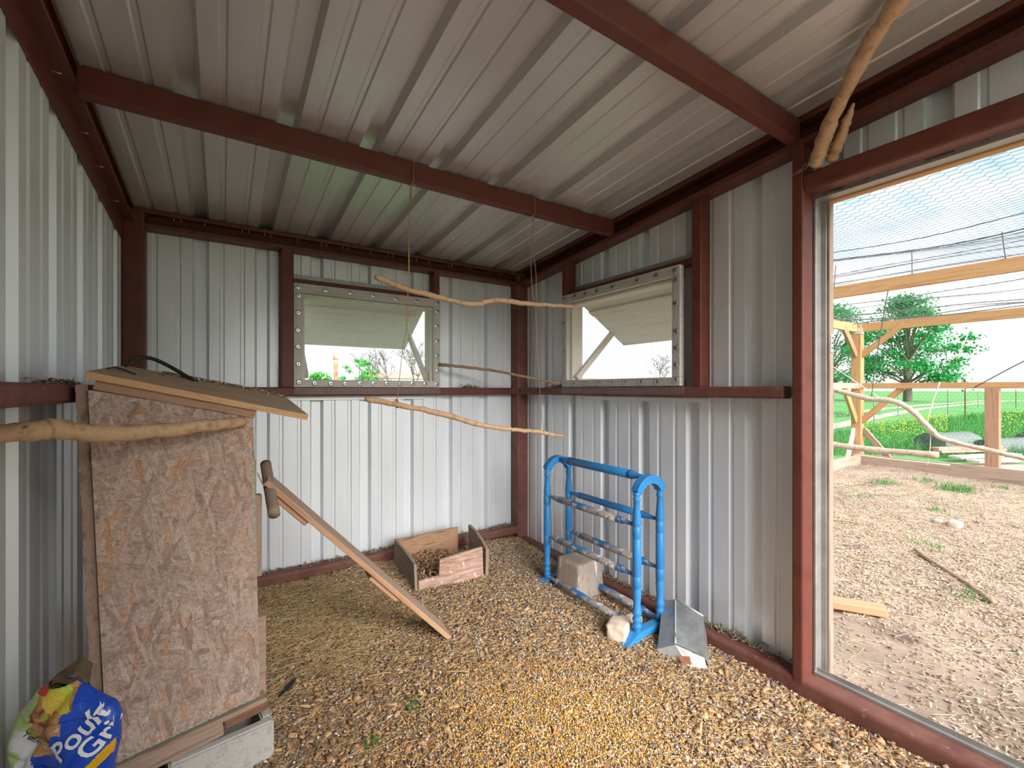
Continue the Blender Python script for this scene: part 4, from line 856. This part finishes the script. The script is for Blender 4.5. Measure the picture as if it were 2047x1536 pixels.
# grass tufts in the run
def tuft(c, n, h, sp, name, label, mat=GRASSM, grp=None):
    p = RNG.normal(0, sp, (n, 2)); pos = np.stack([c[0]+p[:, 0], c[1]+p[:, 1], np.full(n, c[2])], 1)
    me = scatter(name, BLADE, BLADEF, pos, np.stack([RNG.uniform(.5, 1, n)*h, np.full(n, .006), np.ones(n)], 1), RNG.uniform(0, 6.283, n), RNG.uniform(.7, 1.45, n), RNG.uniform(0, 6, n), mat)
    return tag(obj(name, me), label, 'grass', grp, 'stuff')
for (x, y, k, h, lab) in ((5.533, -.754, 90, .10, 'low grass tuft in the run, left of the largest tuft'), (5.80, -1.38, 170, .16, 'largest grass tuft in the run near the far board'), (6.226, -1.008, 60, .09, 'small grass tuft at the foot of the far board'), (6.461, -1.652, 50, .08, 'grass tuft in the run at the right of the doorway view'),
                         (2.795, -1.853, 40, .06, 'small grass sprig just beyond the long stick'), (1.8, -2.293, 40, .05, 'small grass sprig beside the near end of the long stick'), (4.182, -.896, 30, .06, 'thin grass sprig in the run close to the door jamb'), (4.227, -1.559, 35, .07, 'thin grass sprig in the middle of the run')):
    tuft((x, y, float(zo(x, y))), k, h, .05+h*.3, 'grass_tuft', lab)
for (x, y, lab) in ((-1.60, -1.48, 'green grass blades near the concrete block'), (-1.42, -1.40, 'green sprig in the bedding left of the corn')):
    tuft((x, y, float(zf(x, y))+.006), 9, .05, .015, 'green_sprig', lab)
# plank, sticks and stones on the run ground
tag(beam('short_plank', (1.085, -2.095, GZ+.035), (.70, -1.49, GZ+.035), .09, .042, RAMPE, None, bev=.003), 'short tan plank lying in the run beside the doorway', 'plank')
branch('long_stick', [(2.50, -1.846, GZ+.03), (2.27, -2.01, GZ+.03), (2.02, -2.22, GZ+.025), (1.778, -2.392, GZ+.025)], [.012, .014, .014, .017], BARKD, 'long dark stick lying on the dirt of the run', 31)
branch('thin_stick', [(2.85, -1.03, GZ+.02), (2.95, -1.2, GZ+.02), (3.03, -1.371, GZ+.018)], [.008, .009, .006], BARKD, 'thin stick on the run ground near the door jamb', 32)
rock('stone', (3.698, -1.823, GZ+.02), (.13, .10, .07), STONE, 'tan stone in the middle of the run', 'stone', 41, 3, .3)
rock('stone', (3.72, -1.70, GZ+.01), (.08, .06, .05), STONE, 'smaller stone beside the tan stone in the run', 'stone', 42, 3, .3)

# chicken run frame
rn = thing('chicken_run', (7.05, .1, GZ), 'timber frame of the wire covered chicken run outside the doorway', 'chicken run')
abox('corner_post', (6.98, .03, -.12), (7.12, .17, 2.32), LUMB, rn)
abox('post', (6.99, -1.56, -.12), (7.13, -1.42, 1.235), LUMBR, rn)
abox('post', (6.98, -4.2, -.12), (7.12, -4.06, 2.32), LUMB, rn)
abox('top_rail', (7.03, -4.1, 2.195), (7.07, .03, 2.335), LUMB, rn)
abox('top_rail', (.16, .08, 2.195), (6.98, .12, 2.335), LUMB, rn)
abox('mid_rail', (7.00, -4.1, 1.235), (7.04, .03, 1.325), LUMB, rn)
abox('mid_rail', (.16, .05, 1.235), (6.98, .09, 1.325), LUMBG, rn)
abox('baseboard', (6.96, -4.3, -.12), (7.0, .03, .13), LUMBG, rn)
abox('baseboard', (.16, .02, -.12), (6.96, .06, .12), LUMBG, rn)
abox('cross_beam', (3.73, -4.2, 2.245), (3.77, .08, 2.375), LUMB, rn)
for p0, p1, m_ in (((7.05, .04, 1.80), (7.05, -.52, 2.27), LUMB), ((6.99, .10, 1.80), (6.50, .10, 2.24), LUMBR), ((7.05, .04, .68), (7.05, -.50, 1.25), LUMB), ((6.99, .10, .68), (6.52, .10, 1.25), LUMB), ((7.08, .03, .55), (7.10, -.40, -.02), LUMBG), ((6.99, .13, .55), (6.72, .14, -.02), PALEB)):
    beam('brace', p0, p1, .09, .045, m_, rn, up=(1, 0, .2) if abs(p0[0]-p1[0]) < .1 else (0, 1, .2))
for z0, z1 in ((2.16, 2.26), (1.245, 1.315), (.06, .13), (-.05, .02)):
    br = abox('bracket', (6.972, .035, z0), (6.978, .12, z1), BRKT, rn, .001); br2 = abox('bracket', (6.985, .018, z0), (7.09, .026, z1), BRKT, rn, .001)
    for q in (.055, .095): abox('bracket_screw', (6.968, q, (z0+z1)/2-.006), (6.973, q+.012, (z0+z1)/2+.006), WASH, br, 0)
# hexagonal netting
def hexnet(name, u0, u1, v0, v1, cell, fn, r, mat, parent, label):
    s = cell/math.sqrt(3); a1 = np.array([math.sqrt(3)*s, 0]); a2 = np.array([math.sqrt(3)/2*s, 1.5*s])
    ni = int((u1-u0)/a1[0])+2; nj = int((v1-v0)/a2[1])+2
    jj, ii = np.meshgrid(np.arange(nj), np.arange(ni), indexing='ij'); ii = ii.ravel(); jj = jj.ravel()
    off = ii-(jj//2)
    A = off[:, None]*a1+jj[:, None]*a2+np.array([u0, v0]); B = A+np.array([0, s])
    E = np.concatenate([np.stack([A, B], 1), np.stack([B, A+a2], 1), np.stack([B, A+a2-a1], 1)])
    E = E[(E[:, :, 0].min(1) >= u0) & (E[:, :, 0].max(1) <= u1) & (E[:, :, 1].min(1) >= v0) & (E[:, :, 1].max(1) <= v1)]
    P = fn(E[:, 0, 0], E[:, 0, 1]); Q = fn(E[:, 1, 0], E[:, 1, 1]); d = Q-P; d /= np.linalg.norm(d, axis=1)[:, None]
    up = np.where(np.abs(d[:, 2:3]) > .8, np.array([[1., 0, 0]]), np.array([[0, 0, 1.]])); a = np.cross(d, up); a /= np.linalg.norm(a, axis=1)[:, None]; b = np.cross(d, a)
    ring = [a*math.cos(t)*r+b*math.sin(t)*r for t in (0, 2.094, 4.189)]
    V = np.stack([P+q for q in ring]+[Q+q for q in ring], 1); m = len(P)
    F = np.array([(0, 1, 4, 3), (1, 2, 5, 4), (2, 0, 3, 5)])[None]+(np.arange(m)*6)[:, None, None]
    o = obj(name, bigmesh(name, V.reshape(-1, 3), F.reshape(-1, 4), mat), None, parent); return tag(o, label, kind='stuff')
def nettop(u, v):
    t_ = np.where(u < 3.75, (u-.17)/3.58, (u-3.75)/3.3); z0 = np.where(u < 3.75, 2.07+.31*t_, 2.38-.045*t_)
    z = z0-.07*np.sin(np.pi*np.clip(t_, 0, 1))+.022*np.sin(u*2.3+v*1.1)*np.sin(v*2.7-u*.8)+.010*np.sin(u*7.1+v*3.1)
    return np.stack([u, v, z], 1)
hexnet('top_netting', .17, 7.05, -3.6, .1, .052, nettop, .0011, WIRE, rn, 'sagging hexagonal wire netting over the run')
hexnet('far_netting', -3.6, .05, .1, 2.25, .052, lambda u, v: np.stack([np.full_like(u, 7.075)+.012*np.sin(u*3+v*4), u, v], 1), .0009, WIRE, rn, 'hexagonal wire netting on the far side of the run')
hexnet('side_netting', 2.5, 7.0, .1, 2.25, .052, lambda u, v: np.stack([u, np.full_like(u, .128)+.012*np.sin(u*3+v*4), v], 1), .0009, WIRE, rn, 'hexagonal wire netting on the back side of the run')
def netline(x, dz=.0, r=.003, amp=.03):
    ys_ = np.linspace(-3.6, .08, 26); xx = x+amp*np.sin(ys_*2.2+x)+amp*.6*np.sin(ys_*5.1)
    q = nettop(xx, ys_); return tube('selvedge_wire', [Vector((a[0], a[1], a[2]+dz)) for a in q], r, WIRE, rn, 5, m=2)
for x, r in ((1.32, .0028), (1.62, .0042), (1.70, .0024), (2.25, .0025), (4.6, .004), (5.0, .003), (5.7, .005), (6.3, .006), (6.75, .006)): netline(x, -.004, r, .05)
for y, lean in ((-.83, -.02), (-1.505, .0), (-2.136, .02)):
    tube('zip_tie_tail', [(3.725, y, 2.37), (3.72, y+lean*.5, 2.48), (3.715, y+lean, 2.61)], .004, BLACKR, rn, 5)
# hanging branches and strings in the run
branch('run_perch', [(4.2, -.30, 1.33), (4.2, -.555, 1.245), (4.2, -.986, 1.116), (4.2, -1.236, 1.087), (4.2, -1.406, .957), (4.2, -1.565, .755), (4.2, -1.68, .690), (4.2, -1.996, .620), (4.2, -2.35, .54)], [.030, .030, .030, .028, .028, .024, .024, .022, .02], BARKG, 'bent grey branch slung high across the run', 51)
branch('run_perch', [(4.2, -.30, .60), (4.2, -.555, .553), (4.2, -1.01, .530), (4.2, -1.279, .535), (4.2, -1.59, .538)], [.036, .036, .036, .034, .032], BARKG, 'straight grey branch slung low across the run', 52)
twine('run_string', [(3.75, -1.305, 2.24), (3.9, -1.2, 1.85), (4.05, -1.10, 1.45), (4.2, -1.02, 1.14)], 'grey string from the cross beam to the bent branch', .005, WIRE)
twine('run_string', [(4.2, -1.60, 1.30), (4.2, -1.54, 1.08), (4.2, -1.50, .88)], 'pale string tied to the bend of the high branch', .006, TWINEW)
twine('run_string', [(4.2, -1.80, 1.75), (4.2, -1.72, 1.52)], 'loose pale string end dangling beneath the cross beam', .005, TWINEW)
twine('run_string', [(4.15, -.50, 1.62), (4.15, -.80, 1.38), (4.2, -1.10, 1.12)], 'pale string slanting from the door jamb to the high branch', .005, TWINEW)
twine('run_string', [(4.2, -1.53, .80), (4.2, -1.52, .56), (4.2, -1.50, .42)], 'pale string hanging below the low branch', .004, TWINEW)
twine('run_string', [(4.2, -2.6, 1.75), (4.2, -2.2, 1.50), (4.2, -1.85, 1.24)], 'dark cord slanting up to the right above the mid rail', .006, WIRE)
twine('run_string', [(6.6, .02, .16), (6.6, -.5, .145), (6.6, -1.15, .150)], 'yellowish cord stretched just above the far baseboard', .010, TWINEW)

# ---------------------------------------------------------------- things beyond the run
def roll(loc, rot, r, ln, lab, seed):
    g = thing('wire_roll', loc, lab, 'wire roll'); M0 = T(*loc) @ Matrix.Rotation(rot, 4, 'Z') @ Matrix.Rotation(math.radians(90), 4, 'Y'); rnd = random.Random(seed)
    for k, rr in enumerate((r, r*.8, r*.6, r*.38)):
        vs = []; fs = []; n = 20
        for j in range(7):
            for i in range(n):
                a = 2*math.pi*i/n; q = rr*(1+rnd.uniform(-.05, .05)); vs.append((q*math.cos(a)*.86, q*math.sin(a), ln*(j/6-.5)+rnd.uniform(-.01, .01)))
        for j in range(6):
            for i in range(n): fs.append((j*n+i, j*n+(i+1) % n, (j+1)*n+(i+1) % n, (j+1)*n+i))
        obj('wire_layer', mesh('wire_layer', vs, fs, ROLLW, True), M0, g)
    for e in (-1, 1):
        n = 20; obj('roll_end', mesh('roll_end', [(0, 0, e*ln*.485)]+[(r*.97*math.cos(2*math.pi*i/n)*.86, r*.97*math.sin(2*math.pi*i/n), e*ln*.502) for i in range(n)], [(0, 1+i, 1+(i+1) % n) for i in range(n)], ROLLW), M0, g)
roll((11.3, -.10, .02), -.30, .30, 1.2, 'tall roll of grey wire netting in the grass beyond the run', 61)
roll((12.2, -.85, -.02), -.30, .22, 1.6, 'flattened roll of grey wire netting behind the red boards', 62)
roll((14.2, -1.2, .0), -.30, .30, 1.4, 'roll of grey wire netting farthest to the right', 63)
beam_l = [((9.55, -.33, .02), (11.0, -.95, .02), .15, .045, REDB, 'red board on the grass, bottom of the pair'), ((9.6, -.28, .066), (11.1, -.88, .066), .14, .045, REDB, 'red board on the grass, top of the pair'), ((9.3, -.62, -.03), (10.8, -1.15, -.03), .2, .04, PALEB, 'pale board on the grass in front of the red boards'), ((9.1, -.9, -.05), (10.2, -1.35, -.05), .2, .04, PALEB, 'pale board on the grass nearest the run')]
for p0, p1, w, h, m_, lab in beam_l: tag(beam('loose_board', p0, p1, w, h, m_), lab, 'board')
def grassfield(n, a0, a1, d0, d1, h0, h1, mat, name, label, wdt=.010):
    a = RNG.uniform(a0, a1, n); d = d0+(d1-d0)*RNG.random(n)**1.2
    x = -2.0358+(a*.8382+.5453)*d; y = -3.0419+(-a*.5453+.8382)*d; k = ((x > 7.25) | (y > .35)) & ((y < 3.0) | (y > 6.2) | (x < 9)); x, y, d = x[k], y[k], d[k]; n = len(x)
    me = scatter(name, BLADE, BLADEF, np.stack([x, y, np.full(n, -.13)], 1), np.stack([RNG.uniform(h0, h1, n), wdt*(d/12), np.ones(n)], 1), RNG.uniform(0, 6.283, n), RNG.uniform(.8, 1.5, n), RNG.uniform(0, 6, n), mat)
    return tag(obj(name, me), label, 'grass', kind='stuff')
grassfield(26000, .66, 1.5, 9.0, 24, .12, .34, GRASSM, 'meadow_grass', 'tall green meadow grass beyond the run')
def flowers(n, a0, a1, d0, d1, h, name, label):
    a = RNG.uniform(a0, a1, n); d = RNG.uniform(d0, d1, n); x = -2.0358+(a*.8382+.5453)*d; y = -3.0419+(-a*.5453+.8382)*d
    k = (x > 7.3) & (y < 3.0); x, y, d = x[k], y[k], d[k]; n = len(x)
    me = scatter(name, OCT, OCTF, np.stack([x, y, -.13+RNG.uniform(.3, 1, n)*h], 1), np.full((n, 3), .018)*(d/13)[:, None], RNG.uniform(0, 6, n), RNG.normal(0, .5, n), RNG.normal(0, .5, n), FLOWM, 3)
    return tag(obj(name, me), label, 'flowers', kind='stuff')
flowers(800, .78, .98, 10, 20, .42, 'yellow_flowers', 'yellow wildflowers in the grass behind the bent branch')
flowers(420, 1.08, 1.3, 9, 22, .45, 'yellow_flowers', 'yellow wildflowers in the grass right of the short run post')
for a, d, top, m_, lab in ((.816, 16, 1.0, TPOSTG, 'grey fence post standing in the yellow flowers'), (.870, 22, 1.0, TPOSTG, 'grey fence post behind the high branch string'), (.982, 21, 1.22, TPOSTG, 'grey fence post left of the tall rusty one'), (1.021, 18, 1.65, TPOST, 'tall rusty fence post under the slanting cord'), (.785, 15.5, 1.15, TPOST, 'rusty fence post just beside the run corner post'), (1.091, 22, 1.3, TPOST, 'rusty fence post behind the short run post'), (1.135, 33, 1.25, TPOST, 'rusty fence post farthest to the right'), (1.05, 33, 1.22, TPOSTG, 'distant grey fence post between two rusty ones')):
    c = pol(a, d); g = thing('fence_post', (c.x, c.y, -.13), lab, 'fence post')
    extr('stem', [(-.02, -.004), (.02, -.004), (.02, .004), (.004, .004), (.004, .03), (-.004, .03), (-.004, .004), (-.02, .004)], (c.x, c.y, -.13), (c.x, c.y, top), m_, g, up=(0, 1, 0))
    for k in range(6): abox('stud', (c.x-.008, c.y-.03, .15+k*.16), (c.x+.008, c.y-.004, .17+k*.16), m_, g, 0)
def blob_tree(name, base, H, rx, blobs, leaves, leaf, mat, bark, label, seed, trunk=.35, low=.25):
    rnd = np.random.default_rng(seed); g = thing(name, base, label, 'tree' if H > 3 else 'bush'); B = Vector(base)
    tips = []
    for k in range(blobs):
        a = rnd.uniform(0, 6.283); h = rnd.uniform(low, 1); r = rx*math.sqrt(rnd.uniform(.05, 1))*(math.sin(math.pi*min(1, (h-low)/(1-low)*.75+.22)))
        tips.append(B+Vector((r*math.cos(a), r*math.sin(a), H*h)))
    vs = []; fs = []
    def add(pts, rad):
        v, f = tubepts([p-B for p in pts], rad, 5, 0, 0, False); o_ = len(vs); vs.extend(v); fs.extend([tuple(i+o_ for i in q) for q in f])
    if H > 3: add([B, B+Vector((0, 0, H*.3)), B+Vector((.02*H, 0, H*.6)), B+Vector((0, .02*H, H*.92))], [trunk, trunk*.8, trunk*.45, trunk*.1])
    for t_ in tips[::2]:
        z0 = min(H*.55, max(.12*H, (t_.z-B.z)*.55)); s0 = B+Vector((0, 0, z0)); mid = s0.lerp(t_, .5)+Vector((0, 0, .04*H)); add([s0, mid, t_], [trunk*.28, trunk*.16, trunk*.05])
    obj('trunk', mesh('trunk', vs, fs, bark, True), T(*B), g)
    per = leaves//blobs; P = np.concatenate([np.array(t_)[None]+rnd.normal(0, 1, (per, 3))*np.array([rx*.125, rx*.125, H*.03])*rnd.uniform(.6, 1.3) for t_ in tips]); n = len(P)
    q = scatter('crown', [(-.5, -.35, 0), (.5, -.35, .1), (.5, .35, 0), (-.5, .35, .1)], [(0, 1, 2, 3)], P, np.full((n, 3), leaf)*rnd.uniform(.6, 1.3, (n, 1)), rnd.uniform(0, 6.28, n), rnd.normal(0, .8, n), rnd.normal(0, .8, n), mat)
    obj('crown', q, None, g); return g
c = pol(.891, 50, -.2); blob_tree('oak_tree', c, 11.6, 5.6, 85, 13000, .20, LEAFM, BARKT, 'large leafy green tree in the pasture behind the bent branch', 71, .45, .20)
c = pol(.715, 52, -.2); blob_tree('oak_tree', c, 11.4, 5.0, 70, 9000, .20, LEAFM, BARKT, 'leafy green tree partly behind the door jamb and run corner post', 72, .45, .22)
c = pol(-.437, 42, -.2); blob_tree('leafy_bush', c, 2.9, 1.8, 22, 1800, .22, LEAFL, BARKT, 'bright green bush seen low in the back window', 73, .1, .1)
c = pol(-.305, 60, -.2); blob_tree('leafy_bush', c, 2.9, 1.1, 9, 500, .26, LEAFM, BARKT, 'small dark green bush before the salmon roof', 74, .08, .1)
c = pol(-.345, 56, -.2); blob_tree('young_tree', c, 5.2, 2.2, 18, 900, .22, LEAFL, TWIG, 'sparsely leafed tree between the pipe and the bare trees', 75, .12, .45)
def bare_tree(name, base, H, label, seed, levels=5, r0=.16, spread=.55, segs=3):
    rnd = random.Random(seed); vs = []; fs = []; B = Vector(base)
    def grow(p, d, ln, r, lv):
        pts = [p]; q = p.copy()
        for _ in range(segs):
            d = (d+Vector((rnd.uniform(-1, 1), rnd.uniform(-1, 1), rnd.uniform(-.4, .7)))*.16).normalized(); q = q+d*ln/segs; pts.append(q.copy())
        v, f = tubepts([x-B for x in pts], [r*(1-.35*i/segs) for i in range(segs+1)], 4, 0, 0, False); o_ = len(vs); vs.extend(v); fs.extend([tuple(i+o_ for i in k) for k in f])
        if lv:
            for _ in range(rnd.choice((2, 3, 3))):
                nd = (d+Vector((rnd.uniform(-1, 1), rnd.uniform(-1, 1), rnd.uniform(-.35, .6)))*spread*1.5).normalized(); s0 = pts[rnd.randint(max(1, segs-1), segs)]; grow(s0, nd, ln*rnd.uniform(.62, .82), max(r*.62, .022), lv-1)
    grow(B, Vector((0, 0, 1)), H*.33, r0, levels)
    return tag(obj(name, mesh(name, [tuple(v) for v in vs], fs, TWIG), T(*B)), label, 'tree')
c = pol(-.315, 58, -.2); bare_tree('bare_tree', c, 8.6, 'bare branching tree in the middle of the back window', 81, 5, .18, .62)
c = pol(-.272, 62, -.2); bare_tree('bare_tree', c, 8.6, 'thinner bare tree right behind the middle one', 82, 5, .14, .55)
c = pol(-.218, 44, -.2); bare_tree('bare_tree', c, 7.6, 'dark bare tree by the prop arm of the back window', 83, 5, .16, .62)
c = pol(.345, 60, -.2); bare_tree('bare_tree', c, 7.0, 'bare tree low in the right window', 84, 5, .14, .62)
def house(a0, d, wid, ridge, eave, label, rot, hip=0):
    c = pol(a0, d); M = T(c.x, c.y, -.2) @ Matrix.Rotation(rot, 4, 'Z'); g = thing('farm_house', None, label, 'house', M=M); w, dp = wid/2, 4.0
    obj('walls', recal(mesh('walls', [(x, y, z) for z in (0, eave) for x, y in ((-w+.4, -dp+.4), (w-.4, -dp+.4), (w-.4, dp-.4), (-w+.4, dp-.4))], [(0, 1, 2, 3), (4, 5, 6, 7), (0, 1, 5, 4), (1, 2, 6, 5), (2, 3, 7, 6), (3, 0, 4, 7)], HWALL)), M, g)
    h = dp*hip; vs = [(-w, -dp, eave), (w, -dp, eave), (w, dp, eave), (-w, dp, eave), (-w+h, 0, ridge), (w-h, 0, ridge)]
    o = obj('roof', recal(mesh('roof', vs, [(0, 1, 5, 4), (2, 3, 4, 5), (1, 2, 5), (3, 0, 4), (3, 2, 1, 0)], ROOFT)), M, g)
    obj('gable', recal(mesh('gable', [(-1.2+w*.35, -dp-.3, eave), (1.2+w*.35, -dp-.3, eave), (w*.35, -dp-.3, eave+1.0), (-1.2+w*.35, 0, eave), (1.2+w*.35, 0, eave), (w*.35, 0, eave+1.0)], [(0, 1, 2), (3, 5, 4), (0, 2, 5, 3), (1, 4, 5, 2), (0, 3, 4, 1)], ROOFT)), M, g)
    for k in range(3):
        f = obj('window', boxmesh(.9, .06, 1.1, HWALL, 0), M @ T(-w*.7+k*w*.5, -dp+.38, eave*.55), g); obj('pane', boxmesh(.76, .02, .96, DARKW, 0), M @ T(-w*.7+k*w*.5+.07, -dp+.34, eave*.55), f)
house(-.235, 80, 15, 4.6, 3.3, 'house with a long salmon roof low in the back window', .28)
house(-.475, 70, 8, 3.9, 2.6, 'salmon roofed building at the lower left of the back window', .5, .9)
c = pol(-.397, 6.5); pp = thing('pipe_post', (c.x, c.y, -.13), 'rusty iron pipe post standing outside the back window', 'post')
tube('pipe', [(c.x, c.y, -.13), (c.x, c.y, .8), (c.x, c.y, 1.715)], .028, PIPE, pp, 12); tube('collar', [(c.x, c.y, 1.66), (c.x, c.y, 1.72)], .034, PIPE, pp, 12, m=1)

# ---------------------------------------------------------------- groups of alike things
GROUPS = {'fence_post': 'posts of the pasture fence', 'steel_stud': 'steel studs beside the windows', 'steel_post': 'steel posts of the shed frame', 'base_rail': 'steel tubes at the foot of the walls', 'wall_girt': 'steel rails at sill height', 'roof_purlin': 'roof purlins', 'rake_beam': 'sloping roof edge channels', 'window_header': 'bars above the windows',
          'run_string': 'strings in the chicken run', 'run_perch': 'branches slung in the chicken run', 'perch_branch': 'perch branches in the shed', 'hanging_twine': 'twines of the hanging branches', 'grass_tuft': 'grass tufts in the run', 'green_sprig': 'green sprigs in the bedding', 'loose_board': 'boards on the grass', 'wire_roll': 'rolls of wire netting', 'oak_tree': 'leafy pasture trees', 'bare_tree': 'bare trees beyond the windows', 'leafy_bush': 'bushes beyond the back window', 'farm_house': 'salmon roofed houses', 'stone': 'loose stones', 'straw_stem': 'single straw stems', 'nest_clump': 'clumps of debris on the rails', 'yellow_flowers': 'yellow wildflowers'}
for o in list(COL.objects):
    if o.parent is None and o.get('label'):
        b_ = o.name.split('.')[0]
        if b_ in GROUPS: o['group'] = GROUPS[b_]
